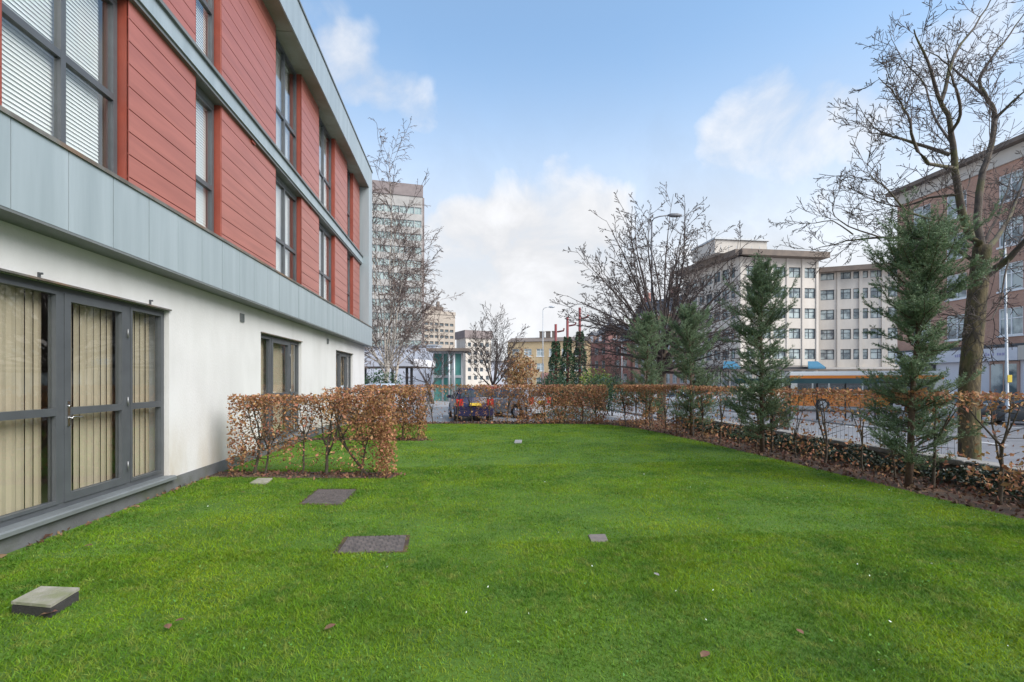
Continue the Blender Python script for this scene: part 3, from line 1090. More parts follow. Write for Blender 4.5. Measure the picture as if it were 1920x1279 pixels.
def hedge(label, p0, p1, H, thick, stems, nleaf, dens, seed, name='beech_hedge', twigs=140, leaf=.05, leanlist=None, mleaf='beech_leaf', group=None):
    r = random.Random(seed)
    t = thing(name, label, 'hedge', p0.lerp(p1, .5), group)
    u = (p1 - p0); Ln = u.length; u = u / Ln
    nrm = Vector((-u.y, u.x, 0))
    tw = MB()
    tips = []
    for k, s in enumerate(stems):
        base = p0 + u * (s * Ln) + nrm * r.uniform(-.04, .04)
        lean = (leanlist or {}).get(k, r.uniform(-.12, .12))
        sh = H * r.uniform(.36, .55)
        mid = base + u * lean * sh + Vector((0, 0, sh)) + nrm * r.uniform(-.03, .03)
        b = MB()
        pts = bend(base, mid, 5, r, .05)
        rad = r.uniform(.015, .026)
        b.tube([pts[0] - Vector((0, 0, .02))] + pts, [rad * 1.35] + [rad * (1 - .07 * i) for i in range(len(pts))], 7)
        nb = r.randint(3, 4)
        for q in range(nb):
            top = mid + u * r.uniform(-.34, .34) + nrm * r.uniform(-.12, .12) + Vector((0, 0, 0))
            top.z = H * r.uniform(.86, .97)
            pp = bend(pts[r.choice((3, 4, 5))], top, 5, r, .07)
            b.tube(pp, [rad * .62 * (1 - .13 * i) for i in range(len(pp))], 5)
            tips += pp[2:]
            for w_ in range(5):
                s0 = r.choice(pp[1:])
                e = s0 + u * r.uniform(-.3, .3) + nrm * r.uniform(-.18, .18) + Vector((0, 0, r.uniform(-.05, .2)))
                e.z = min(e.z, H * .98)
                tw.tube(bend(s0, e, 3, r, .1), [.006, .005, .004, .002], 3, cap=False)
        for q in range(4):     # low side shoots
            s0 = r.choice(pts[1:])
            e = s0 + u * r.uniform(-.35, .35) + nrm * r.uniform(-.15, .15) + Vector((0, 0, r.uniform(0, .15)))
            tw.tube(bend(s0, e, 3, r, .1), [.007, .005, .004, .002], 3, cap=False)
        b.build('stem', M['hedge_stem'], t)
    for k in range(twigs):
        s = r.random() * Ln
        z = H * (1 - r.random() ** 1.4 * .8)
        a = p0 + u * s + nrm * r.uniform(-.5, .5) * thick * .8; a.z += z - .12
        e = a + u * r.uniform(-.18, .18) + nrm * r.uniform(-.1, .1) + Vector((0, 0, r.uniform(.02, .14)))
        e.z = min(e.z, H * .99)
        if r.random() < dens(s / Ln, z / H) * 1.5 + .1:
            tw.tube(bend(a, e, 3, r, .12), [.0045, .004, .003, .002], 3, cap=False)
    tw.build('twigs', M['hedge_stem'], t)['kind'] = 'stuff'
    # leaves
    n = int(nleaf * 7)
    S = nrg.uniform(0, 1, n); Z = nrg.uniform(0.02, 1, n); Nn = nrg.uniform(-.5, .5, n)
    # pull to the clipped faces
    Nn = np.sign(Nn) * (np.abs(Nn) * 2) ** .6 / 2
    P = np.empty(n)
    for i in range(n):
        q = mnoise.noise(Vector((S[i] * Ln * 2.6 + seed * 7.3, Z[i] * H * 3.0, Nn[i] * 1.5 + seed)))
        q2 = mnoise.noise(Vector((S[i] * Ln * 8 + seed, Z[i] * H * 8, Nn[i] * 3)))
        P[i] = dens(S[i], Z[i]) * (1 + 1.3 * q + .7 * q2)
    ok = nrg.random(n) < P
    S, Z, Nn = S[ok][:nleaf], Z[ok][:nleaf], Nn[ok][:nleaf]
    C = np.array(p0)[None, :] + np.array(u)[None, :] * (S * Ln)[:, None] + np.array(nrm)[None, :] * (Nn * thick)[:, None]
    C[:, 2] += Z * H + nrg.normal(0, .012, len(Z))
    o = leaf_cloud('leaves', C, leaf, M[mleaf], t)
    return t


def d1(s, z):
    v = 0.06
    if z > .90: v = 1.5
    elif z > .80: v = .55
    elif z > .66: v = .22
    if s < .14: v = max(v, .30 if z > .22 else .04)
    elif s < .46: v = max(v, .22 if z > .30 else .06)
    elif s < .74: v = max(v, .10 if z > .5 else .035)
    elif s < .90: v = max(v, .42 if z > .45 else .16)
    else: v = max(v, 1.0)
    if s > .965 or s < .02: v = max(v, 1.3 if z > .08 else .5)
    if z < .1: v *= .5
    return v


hedge('low brown beech hedge nearest the camera running out from the white wall', HEDGE1[0], HEDGE1[1], 1.20, .40,
      [.13, .20, .42, .58, .84, .80], 8800, d1, 3, leanlist={0: .2, 3: .05, 4: -.85, 5: .15}, twigs=260, leaf=.040)


def d2(s, z):
    v = .5
    if z > .88: v = 1.5
    if s > .62: v = max(v, .85 if z > .3 else .45)
    if s > .95: v = 1.3
    if s < .35: v = .35 if z < .85 else .9
    if z < .14: v *= .35
    return v


hedge('second brown beech hedge standing out from the wall behind the nearest one', HEDGE2[0], HEDGE2[1], 1.24, .5,
      [.1, .3, .48, .62, .78, .92], 7000, d2, 5, twigs=200, leaf=.05)

BH0, BH1 = Vector((-3.4, 16.25, 0)), Vector((4.75, 15.45, 0))


def d3(s, z):
    v = .16
    if z > .88: v = 1.5
    elif z > .70: v = .5
    if s > .64: v = max(v, .75 if z > .45 else (.42 if z > .2 else .6))
    elif .30 < s < .47: v = .8 if z > .92 else (.16 if z > .80 else .045)
    elif s >= .47: v = max(v, .30 if z > .4 else .12)
    if s < .28 and z < .6: v = .18
    if z < .1 and s < .5: v *= .4
    return v


hedge('long brown beech hedge closing the far end of the lawn', BH0, BH1, 1.27, .6,
      [.04, .12, .2, .305, .4, .46, .53, .6, .68, .75, .83, .9, .96], 15000, d3, 8, twigs=420, leaf=.055)

RX = 6.15
RH = [Vector((5.05, 15.1, 0)), Vector((5.85, 12.4, 0)), Vector((6.15, 9.4, 0)), Vector((6.22, 6.2, 0)), Vector((6.25, 2.4, 0)), Vector((6.3, -.5, 0))]


def d4(seed):
    def f(s, z):
        v = .03
        if z > .93: v = 1.5
        elif z > .84: v = .24
        elif z > .70: v = .06
        n = mnoise.noise(Vector((s * 5 + seed * 3.1, z * 2.2, seed)))
        if z < .42: v = .05 + max(0, n - .08) * .8
        elif n > .34: v = max(v, n * .5)
        if z < .06: v *= .4
        return v
    return f


labs = ['beech hedge section at the far right corner of the lawn by the first small spruce',
        'sparse beech hedge section between the second and third spruce along the street',
        'sparse beech hedge section between the third and the nearest spruce along the street',
        'sparse beech hedge section around the nearest spruce and big tree trunk',
        'beech hedge section running out of the frame at the right edge']
ns = [4400, 2300, 2300, 2700, 2500]
for k in range(5):
    hedge(labs[k], RH[k], RH[k + 1], 1.27, .5, [.1, .32, .55, .78, .95][:5], ns[k], d4(k), 20 + k, twigs=150, leaf=.052,
          group='beech hedge along the street side')

# low dark evergreen ground shrubs behind the right hedge, under the wall
mat('dark_shrub', (0.020, 0.035, 0.016), (0.03, 0.045, 0.02), scale=3, island=.4, rough=.5)
for k, (yy, ln, hh) in enumerate(((12.6, 2.2, .20), (10.2, 2.4, .22), (7.6, 2.6, .24), (4.8, 2.8, .25), (2.0, 2.6, .25))):
    t = thing('ground_shrub', ['low dark shrub by the street wall near the far corner', 'low dark shrub by the wall between second and third spruce',
                               'low dark shrub by the wall between third and nearest spruce', 'low dark shrub by the wall under the nearest spruce and trunk',
                               'low dark shrub by the wall at the right edge'][k], 'shrub', (6.66, yy, 0), 'dark shrubs along the street wall')
    n = 2600
    U = nrg.uniform(-.5, .5, n); V_ = nrg.uniform(-1, 1, n); Hh = nrg.random(n) ** .7
    z = Hh * hh * (1 - .55 * V_ ** 2) * (1 + .4 * np.sin(U * 17 + k))
    C = np.stack([6.68 + V_ * .30 * (1 - .3 * Hh), yy + U * ln, z + .02], 1)
    leaf_cloud('leaves', C, .045, M['dark_shrub'], t)
    b = MB()
    r = random.Random(k)
    for q in range(26):
        a = Vector((6.68 + r.uniform(-.15, .15), yy + r.uniform(-.5, .5) * ln, -.01))
        b.tube(bend(a, a + Vector((r.uniform(-.2, .2), r.uniform(-.25, .25), hh * .8)), 3, r, .1), [.008, .006, .005, .003], 4)
    b.build('stems', M['hedge_stem'], t)

# street wall with coping stones
wl_ = thing('garden_wall', 'low dark wall with pale stone coping between the bed and the street', 'wall', (7.14, 6, -.9))
b = MB(); b.box((7.03, -6, -1.4), (7.25, 15.2, .22)); b.build('wall_core', M['plinth_grey'], wl_)
me = None
for k in range(23):
    y0 = -5.9 + k * .92
    if y0 + .9 > 15.2:
        break
    if me is None:
        b = MB(); b.bbox((-.155, -.455, 0), (.155, .455, .075), .012)
        o = b.build('coping_stone', M['coping']); me = o.data
        o.parent = wl_; o.location = Vector((7.14, y0 + .46, .222)) - ORG[wl_.name]
    else:
        link('coping_stone', me, wl_, (7.14 + rng.uniform(-.006, .006), y0 + .46, .222 + rng.uniform(-.004, .004)))

# ------------------------------------------------------------------ young spruces
def spruce(label, base, H, R, seed, lean=0.0, tops=3, dense=1.0, prof=None):
    r = random.Random(seed)
    t = thing('spruce_tree', label, 'tree', base, 'young spruces in the street side bed')
    b = MB()
    tp = [base + Vector((lean * (k / 8) ** 1.5 + r.gauss(0, .012), r.gauss(0, .012), H * .93 * k / 8)) for k in range(9)]
    tp[0].z -= .03
    b.tube(tp, [.045 * (1 - .088 * k) for k in range(9)], 8)
    b.build('trunk', M['spruce_bark'], t)
    br = MB()
    seg0, seg1 = [], []

    def branchlet(a, d, L_, lvl):
        e = a + d * L_
        seg0.append(a); seg1.append(e)
        if lvl > 0:
            n = max(2, int(L_ / .06))
            for k in range(n):
                q = a.lerp(e, (k + 1) / n)
                for sd in (-1, 1):
                    if r.random() < .8:
                        side = d.cross(Vector((0, 0, 1))).normalized() * sd
                        dd = (d * .62 + side * r.uniform(.2, .85) + Vector((0, 0, r.uniform(-.35, .7)))).normalized()
                        branchlet(q, dd, L_ * r.uniform(.22, .45) * (1.15 - .6 * k / n), lvl - 1)
    nb = int(H * 50 * dense)
    for k in range(nb):
        f = .07 + .91 * (k + r.random()) / nb
        pi = f / .93 * 8
        i0 = min(7, int(pi)); q = tp[i0].lerp(tp[i0 + 1], min(1, pi - i0))
        rad = R * prof(f) * r.uniform(.5, 1.15) * math.sqrt(1 + .35 * f)
        if rad < .05:
            continue
        a = r.uniform(0, 2 * math.pi)
        up = .22 + .95 * max(0, f - .35) + r.uniform(-.25, .35)
        d = Vector((math.cos(a), math.sin(a), up)).normalized()
        pts = [q]
        n = 5
        for m_ in range(n):
            d = (d + Vector((r.gauss(0, .14), r.gauss(0, .14), r.gauss(.05, .12)))).normalized()
            pts.append(pts[-1] + d * rad / n)
        br.tube(pts, [.010, .008, .006, .005, .004, .002], 4, cap=False)
        for m_ in range(n):
            if m_ == 0 and r.random() < .6:
                continue
            dd = (pts[m_ + 1] - pts[m_]).normalized()
            branchlet(pts[m_], dd, (pts[m_ + 1] - pts[m_]).length, 0)
            for sd in (-1, 1, r.choice((-1, 1))):
                side = dd.cross(Vector((0, 0, 1))).normalized() * sd
                d2_ = (dd * .7 + side * r.uniform(.1, .9) + Vector((0, 0, r.uniform(-.3, .85)))).normalized()
                branchlet(pts[m_].lerp(pts[m_ + 1], r.random()), d2_, min(.24, rad * r.uniform(.22, .42)) * (1.1 - .1 * m_), 1)
    # leaders
    for k in range(tops):
        f = r.uniform(.62, .85)
        i0 = int(f / .93 * 8); q = tp[min(8, i0)]
        a = r.uniform(0, 2 * math.pi)
        Lh = (H - q.z + base.z) * r.uniform(.8, 1.0) if k else H - q.z + base.z
        p = [q]
        d = Vector((math.cos(a) * .35, math.sin(a) * .35, 1)).normalized()
        for m_ in range(6):
            d = (d * .8 + Vector((r.gauss(0, .05), r.gauss(0, .05), .28))).normalized()
            p.append(p[-1] + d * Lh / 6)
        br.tube(p, [.012, .01, .008, .006, .005, .004, .002], 4, cap=False)
        for m_ in range(6):
            for w_ in range(7):
                a2 = r.uniform(0, 2 * math.pi)
                d2_ = Vector((math.cos(a2), math.sin(a2), r.uniform(.4, 1.1))).normalized()
                branchlet(p[m_].lerp(p[m_ + 1], r.random()), d2_, r.uniform(.08, .22) * (1.2 - .12 * m_), 1)
            branchlet(p[m_], (p[m_ + 1] - p[m_]).normalized(), (p[m_ + 1] - p[m_]).length, 0)
    br.build('branches', M['spruce_bark'], t)
    A = np.array(seg0); B = np.array(seg1)
    ln = np.linalg.norm(B - A, axis=1)
    cnt = np.clip((ln / .0040).astype(int), 7, 44)
    idx = np.repeat(np.arange(len(A)), cnt)
    tt = nrg.random(len(idx))
    base_ = A[idx] + (B - A)[idx] * tt[:, None]
    dirs = unit((B - A))[idx]
    rad_ = unit(np.cross(dirs, nrg.normal(size=dirs.shape)))
    dn = unit(dirs * .65 + rad_ * nrg.uniform(.5, 1.1, (len(idx), 1)))
    L_ = nrg.uniform(.020, .038, (len(idx), 1))
    wv = unit(np.cross(dn, nrg.normal(size=dn.shape))) * .0036
    V = np.stack([base_ - wv, base_ + wv, base_ + dn * L_], 1).reshape(-1, 3)
    Fc = np.arange(len(V)).reshape(-1, 3)
    o = np_mesh('needles', V, Fc, M['spruce_needle'], t)
    o['kind'] = 'stuff'
    return len(Fc)


def prof_a(f):
    return (.80 + .20 * math.sin(f * 11)) * min(1, ((1.02 - f) / .38) ** .75) * (.75 + .25 * min(1, f / .25))


def prof_top(f):      # fuller in the upper half, thin below
    return (.72 + .22 * math.sin(f * 9)) * (.9 if f < .5 else 1.22) * min(1, ((1.02 - f) / .30) ** .6)


SP = [spruce('small dark spruce at the far right corner of the lawn, leftmost of four', XY(1212, 15.4), 3.62, .92, 41, lean=.05, tops=5, prof=prof_a, dense=.7),
      spruce('small dark spruce second from the far corner, beside a thin stake', XY(1296, 12.6), 3.45, .95, 42, lean=-.05, tops=5, prof=prof_a, dense=.7),
      spruce('slender pointed spruce third from the far corner', XY(1428, 9.5), 3.85, .90, 43, lean=.02, tops=4, prof=prof_a, dense=.76),
      spruce('largest looking spruce nearest the camera with a leaning bushy top', XY(1705, 6.5), 3.48, .92, 44, lean=.22, tops=8, prof=prof_top, dense=.78)]
print('needles', SP)
b = MB(); p = XY(1300, 12.3)
b.tube([p, p + Vector((.01, 0, 1.25))], [.018, .016], 7)
tag(b.build('tree_stake', M['kerb'], loc=p), 'thin pale stake beside the second spruce', 'stake')

# ------------------------------------------------------------------ bare trees
def grow(mb, p, d, L_, r0, lvl, r, P, nseg=6):
    pts, rad = [p], [r0]
    d = d.normalized()
    jit = P['jit'][min(lvl, len(P['jit']) - 1)]
    for k in range(nseg):
        d = (d + Vector((r.gauss(0, jit), r.gauss(0, jit), r.gauss(P['up'][min(lvl, len(P['up']) - 1)], jit * .6)))).normalized()
        pts.append(pts[-1] + d * (L_ / nseg))
        rad.append(max(P.get('rmin', .003), r0 * (1 - (k + 1) / nseg * P.get('taper', .8))))
    sides = 8 if r0 > .06 else 5 if r0 > .015 else 3
    mb.tube(pts, rad, sides, cap=False)
    if lvl < P['levels']:
        children(mb, pts, rad, lvl, r, P, L_)
    return pts


def children(mb, pts, rad, lvl, r, P, L_):
    n = P['n'][min(lvl, len(P['n']) - 1)]
    n = max(1, int(n * r.uniform(.75, 1.25)))
    ns = len(pts) - 1
    for k in range(n):
        f = P.get('start', .22) + (1 - P.get('start', .22)) * (k + r.random()) / n
        i = min(ns - 1, int(f * ns)); q = pts[i].lerp(pts[i + 1], f * ns - i)
        dd = (pts[i + 1] - pts[i]).normalized()
        side = dd.cross(Vector((r.gauss(0, 1), r.gauss(0, 1), r.gauss(0, 1)))).normalized()
        an = math.radians(r.uniform(*P['ang']))
        d2_ = dd * math.cos(an) + side * math.sin(an)
        Lc = L_ * P['len'] * r.uniform(.55, 1.15) * (1.15 - .6 * f)
        rr = max(P.get('rmin', .003), min(rad[i] * .62, r.uniform(.8, 1.1) * Lc * P.get('rl', .011)))
        grow(mb, q, d2_, Lc, rr, lvl + 1, r, P, nseg=5 if lvl < 2 else 4)


def px_limb(pts):
    return [W(x, y, d) for x, y, d in pts]


def dens_line(P3, n=4):
    out = []
    for i in range(len(P3) - 1):
        p0, p1, p2, p3 = P3[max(i - 1, 0)], P3[i], P3[i + 1], P3[min(i + 2, len(P3) - 1)]
        for k in range(n):
            t = k / n
            out.append(0.5 * ((2 * p1) + (p2 - p0) * t + (2 * p0 - 5 * p1 + 4 * p2 - p3) * t * t + (3 * p1 - p0 - 3 * p2 + p3) * t ** 3))
    out.append(P3[-1])
    return out


def big_tree():
    r = random.Random(5)
    D = 7.6
    base = XY(1815, D); base.z = gz(base.x, base.y) - .05
    t = thing('street_tree', 'large bare tree with mossy trunk rising beyond the wall at the right', 'tree', base)
    b = MB()
    trunk = dens_line([base, W(1818, 860, D), W(1817, 730, D), W(1826, 620, D), W(1835, 528, D), W(1842, 462, D)])
    n = len(trunk)
    b.tube(trunk, [.20 if k == 0 else .148 - .034 * k / n for k in range(n)], 14)
    b.build('trunk', M['bark_moss'], t)
    limbs = [
        ([(1842, 466, D), (1811, 424, D - .1), (1796, 345, D - .25), (1787, 273, D - .3), (1775, 216, D - .35), (1753, 158, D - .4), (1732, 97, D - .5), (1712, 58, D - .6)], .062),
        ([(1842, 470, D), (1833, 413, D + .1), (1840, 338, D + .2), (1854, 288, D + .3), (1866, 223, D + .4), (1854, 187, D + .4), (1836, 151, D + .5), (1862, 105, D + .5), (1893, 65, D + .6), (1925, 20, D + .7)], .058),
        ([(1835, 530, D), (1858, 508, D - .1), (1892, 484, D - .3), (1925, 448, D - .5), (1975, 390, D - .8), (2010, 300, D - 1.0)], .07),
        ([(1790, 316, D - .28), (1742, 306, D - .6), (1714, 266, D - .8), (1703, 216, D - .9), (1681, 180, D - 1.0), (1647, 144, D - 1.2)], .030),
        ([(1780, 290, D - .3), (1712, 266, D), (1667, 255, D + .2), (1624, 248, D + .4)], .030),
        ([(1712, 266, D), (1660, 250, D - .1), (1632, 232, D - .1), (1606, 194, D - .1)], .018),
        ([(1765, 190, D - .38), (1786, 108, D - .2), (1814, 68, D), (1850, 14, D + .2), (1870, -30, D + .3)], .028),
        ([(1782, 250, D - .3), (1800, 216, D - .6), (1793, 169, D - .8), (1780, 130, D - 1.0), (1770, 80, D - 1.2)], .026),
        ([(1854, 187, D + .4), (1796, 137, D + .9), (1757, 105, D + 1.1), (1720, 90, D + 1.3)], .024),
        ([(1838, 500, D), (1760, 452, D + .5), (1653, 446, D + .8), (1588, 452, D + 1.0), (1520, 470, D + 1.2)], .034),
        ([(1653, 446, D + .8), (1590, 425, D + .7), (1560, 395, D + .6), (1575, 355, D + .5)], .016),
        ([(1600, 440, D + .9), (1560, 415, D + 1.0), (1515, 420, D + 1.1), (1480, 415, D + 1.1)], .014),
        ([(1842, 480, D), (1880, 430, D + .5), (1905, 380, D + 1.0), (1930, 300, D + 1.4)], .05),
        ([(1866, 223, D + .4), (1900, 190, D + .2), (1950, 150, D)], .03),
        ([(1838, 505, D), (1850, 450, D + .7), (1880, 380, D + 1.3), (1900, 310, D + 1.9)], .035),
        ([(1800, 365, D - .2), (1740, 372, D + .3), (1690, 388, D + .5), (1640, 376, D + .7), (1590, 352, D + .8)], .022),
        ([(1815, 430, D - .1), (1760, 412, D - .6), (1700, 396, D - .9), (1655, 350, D - 1.1), (1618, 318, D - 1.2)], .022),
        ([(1787, 273, D - .3), (1750, 215, D + .3), (1735, 160, D + .6), (1690, 110, D + .8), (1668, 60, D + 1.0)], .022),
        ([(1892, 484, D - .3), (1860, 600, D - .8), (1820, 590, D - 1.0), (1740, 640, D - 1.1)], .012),
    ]
    lb = MB()
    cr = MB()
    P = dict(levels=3, jit=[.06, .08, .11, .14], up=[.03, .05, .05, .04], n=[7, 6, 4, 3], ang=(28, 62), len=.52, rl=.008, rmin=.0040, start=.15, taper=.8)
    for pts, r0 in limbs:
        P3 = dens_line(px_limb(pts), 3)
        P3 = [p + Vector((r.gauss(0, .007), r.gauss(0, .007), r.gauss(0, .007))) if 0 < i else p for i, p in enumerate(P3)]
        n = len(P3)
        rad = [max(.004, r0 * (1 - .88 * k / (n - 1))) for k in range(n)]
        lb.tube(P3, rad, 8 if r0 > .04 else 6, cap=False)
        L_ = sum((P3[k + 1] - P3[k]).length for k in range(n - 1))
        PP = dict(P)
        PP['n'] = [max(5, int(L_ * 5.4))] + P['n'][1:]
        children(cr, P3, rad, 0, r, PP, min(L_, 1.9))
    lb.build('limbs', M['limb'], t)
    cr.build('crown', M['twig_dark'], t)


big_tree()


def bare_tree(label, base, H, spread, nl, fork, seed, group=None, mt='bark', mc='twig_dark', rt=.2, P=None, lean=0, name='bare_tree', angs=(8, 70), lf=(.75, 1.1), bush=1.0):
    r = random.Random(seed)
    t = thing(name, label, 'tree', base, group)
    b = MB()
    top = base + Vector((lean, 0, fork))
    tr = bend(base - Vector((0, 0, .1)), top, 6, r, .015)
    b.tube(tr, [rt * (1.25 - .35 * k / 6) for k in range(7)], 10)
    b.build('trunk', M[mt], t)
    lb, cr = MB(), MB()
    for k in range(nl):
        az = 2 * math.pi * (k + r.uniform(-.3, .3)) / nl * 1.618 * 3
        el = math.radians(angs[0] + (angs[1] - angs[0]) * ((k + .5) / nl) ** P.get('epow', 1.0))
        d = Vector((math.sin(el) * math.cos(az), math.sin(el) * math.sin(az), math.cos(el)))
        # ellipsoid reach
        ex = P.get('ex', 2.0)
        Lk = ((abs(math.sin(el)) / spread) ** ex + (abs(math.cos(el)) / (H - fork)) ** ex) ** (-1 / ex) * r.uniform(*lf)
        i = r.choice((4, 5, 6, 6))
        p = tr[i]
        pts, rad = [p], [rt * r.uniform(.26, .42)]
        dd = d.copy()
        nn = 8
        for q in range(nn):
            dd = (dd + Vector((r.gauss(0, .06), r.gauss(0, .06), P.get('lift', .03) + r.gauss(0, .04)))).normalized()
            pts.append(pts[-1] + dd * Lk / nn)
            rad.append(max(.008, rad[0] * (1 - .9 * (q + 1) / nn)))
        lb.tube(pts, rad, 6, cap=False)
        children(cr, pts, rad, 0, r, P, Lk)
    lb.build('limbs', M[mc if mt != 'birch_bark' else mt], t)
    cr.build('crown', M[mc], t)
    return t


PM = dict(levels=3, jit=[.05, .08, .12, .15], up=[.01, .015, .02, .02], n=[10, 7, 5, 3], ang=(24, 62), len=.33, rl=.007, rmin=.0105, start=.34, taper=.75, lift=.008, ex=2.6, epow=.7)
p = XY(1240, 24.0); p.z = gz(p.x, p.y)
bare_tree('bare domed street tree behind the two far spruces', p, 11.75, 5.0, 78, 4.0, 77, P=PM, rt=.19, angs=(3, 92), lf=(.86, 1.0))

# ------------------------------------------------------------------ far trees and shrubs
PB = dict(levels=3, jit=[.06, .10, .13, .15], up=[.02, -.02, -.10, -.14], n=[13, 9, 6, 4], ang=(20, 50), len=.40, rl=.006, rmin=.0115, start=.2, taper=.75)
p = XY(716, 33.0); p.z = gz(p.x, p.y)
bare_tree('tall pale barked birch beside the far corner of the apartment block', p, 17.5, 5.0, 22, 3.2, 81, mt='birch_bark', mc='birch_twig', rt=.16, P=PB, lean=.5, angs=(2, 62), name='birch_tree', lf=(.8, 1.05))
p = XY(733, 36.0); p.z = gz(p.x, p.y)
bare_tree('thinner birch standing right behind the tall birch', p, 12.0, 3.4, 10, 3.0, 82, mt='birch_bark', mc='birch_twig', rt=.10, P=dict(PB, n=[9, 6, 5, 3]), lean=.5, angs=(5, 65), name='birch_tree')
PS = dict(levels=3, jit=[.07, .1, .13, .15], up=[.04, .05, .05, .05], n=[8, 6, 4, 3], ang=(22, 55), len=.48, rl=.008, rmin=.012, start=.2, taper=.75)
p = XY(812, 40.0); p.z = gz(p.x, p.y)
bare_tree('small dark leaning tree in front of the green glass pavilion', p, 6.6, 2.6, 9, 1.7, 83, P=PS, rt=.13, lean=-.5, angs=(10, 75))
p = XY(925, 48.0); p.z = gz(p.x, p.y)
bare_tree('dark bushy headed tree in the middle distance beside the small tower', p, 9.2, 3.1, 12, 1.6, 84, P=dict(PS, n=[10, 7, 4, 3], rmin=.014), rt=.24, angs=(5, 50))
p = XY(1165, 75.0); p.z = gz(p.x, p.y)
bare_tree('small bare tree in front of the red brick turret', p, 6.5, 3.0, 8, 2.0, 85, P=dict(PS, rmin=.018), rt=.15)

mat('russet', (0.36, 0.20, 0.08), (0.26, 0.14, 0.06), scale=1.5, island=.4, rough=.7)


def blob_plant(name, label, cat, base, rx, ry, H, z0, n, m, leafs, stems=5, group=None, seed=0, shape=1.0):
    t = thing(name, label, cat, base, group)
    r = random.Random(seed)
    b = MB()
    for k in range(stems):
        e = base + Vector((r.uniform(-.7, .7) * rx, r.uniform(-.7, .7) * ry, H * r.uniform(.55, .85)))
        s = base + Vector((r.uniform(-.25, .25) * rx, r.uniform(-.25, .25) * ry, -.05))
        b.tube(bend(s, e, 4, r, .06), [.04 * H / 3 * (1 - .2 * q) for q in range(5)], 5)
    b.build('stems' if z0 < .6 else 'trunk', M['bark'], t)
    d = unit(nrg.normal(size=(n, 3)))
    rr = nrg.random(n) ** .33
    lump = np.array([1 + .35 * mnoise.noise(Vector((q[0] * 2.2 + seed, q[1] * 2.2, q[2] * 2.2))) + .2 * mnoise.noise(Vector((q[0] * 6, q[1] * 6 + seed, q[2] * 6))) for q in d])
    C = d * (rr * lump)[:, None] * np.array([rx, ry, (H - z0) / 2]) + np.array([base.x, base.y, base.z + z0 + (H - z0) / 2])
    C = C[C[:, 2] > base.z]
    leaf_cloud('crown', C, leafs, M[m], t)
    return t


def at(x, d):
    q = XY(x, d); q.z = gz(q.x, q.y)
    return q


blob_plant('russet_tree', 'russet leaved tree in front of the yellow building', 'tree', at(972, 62), 2.4, 1.6, 6.2, .5, 2600, 'russet', .28, 6, seed=1)
blob_plant('shrub', 'dark green shrub at the foot of the birches', 'shrub', at(712, 30), 1.6, 1.0, 2.4, .1, 2600, 'evergreen', .12, 6, seed=2)
blob_plant('shrub', 'rounded grey green shrub below the lamp post, left of the ivy posts', 'shrub', at(1036, 33), 1.35, 1.0, 2.55, .1, 3000, 'evergreen', .10, 6, seed=3)
blob_plant('shrub', 'long clipped dark green shrub mass right of the ivy posts', 'shrub', at(1135, 31), 1.9, 1.1, 2.6, .1, 5000, 'evergreen', .10, 8, seed=4)
blob_plant('shrub', 'yellow green leafy bush in front of the red brick turret', 'shrub', at(1118, 40), 1.5, 1.1, 3.3, .3, 1500, 'yellow_green', .18, 6, seed=5)
blob_plant('shrub', 'yellow brown grass clump between the clipped shrubs', 'shrub', at(1075, 32), .8, .6, 1.5, .1, 900, 'russet', .10, 4, seed=6)
blob_plant('shrub', 'dull green low shrub behind the middle of the back hedge', 'shrub', at(1065, 19.5), 1.4, .5, .8, 0, 1600, 'evergreen', .07, 6, seed=7)

# red posts with ivy
mat('red_post', (0.23, 0.045, 0.045), (0.16, 0.035, 0.035), scale=3, rough=.6)
for k, (px, ty, iy) in enumerate(((1042, 608, 640), (1064, 594, 632), (1087, 577, 622))):
    d = 46
    base = at(px, d)
    t = thing('ivy_post', ['shortest red post wrapped in ivy, left of three', 'middle red post wrapped in ivy', 'tallest red post wrapped in ivy, right of three'][k], 'post', base, 'red posts wrapped in ivy')
    zt = CAMZ - (ty - HOR) / F * d; zi = CAMZ - (iy - HOR) / F * d
    b = MB(); b.tube([base, Vector((base.x, base.y, zt))], [.15, .12], 10)
    b.build('pole', M['red_post'], t)
    zb = zt - (zt - zi) * .45
    b = MB()
    b.tube([Vector((base.x + .15, base.y, zb)), Vector((base.x + .75, base.y, zb + .12)), Vector((base.x + .8, base.y, zb + .35))], [.08, .08, .09], 6); b.build('bracket', M['red_post'], t)
    n = 3800
    f = nrg.random(n); a = nrg.uniform(0, 2 * np.pi, n)
    Rr = (.30 + .85 * (1 - f)) * np.sqrt(nrg.uniform(.5, 1, n)) * (1 + .2 * np.sin(f * 22 + a * 2))
    C = np.stack([base.x + np.cos(a) * Rr, base.y + np.sin(a) * Rr, base.z + f * (zi - base.z)], 1)
    leaf_cloud('ivy', C, .16, M['ivy'], t)

# ------------------------------------------------------------------ street furniture
mat('lamp_grey', (0.42, 0.44, 0.46), rough=.45, metal=.3)
mat('lamp_dark', (0.14, 0.14, 0.15), rough=.5)


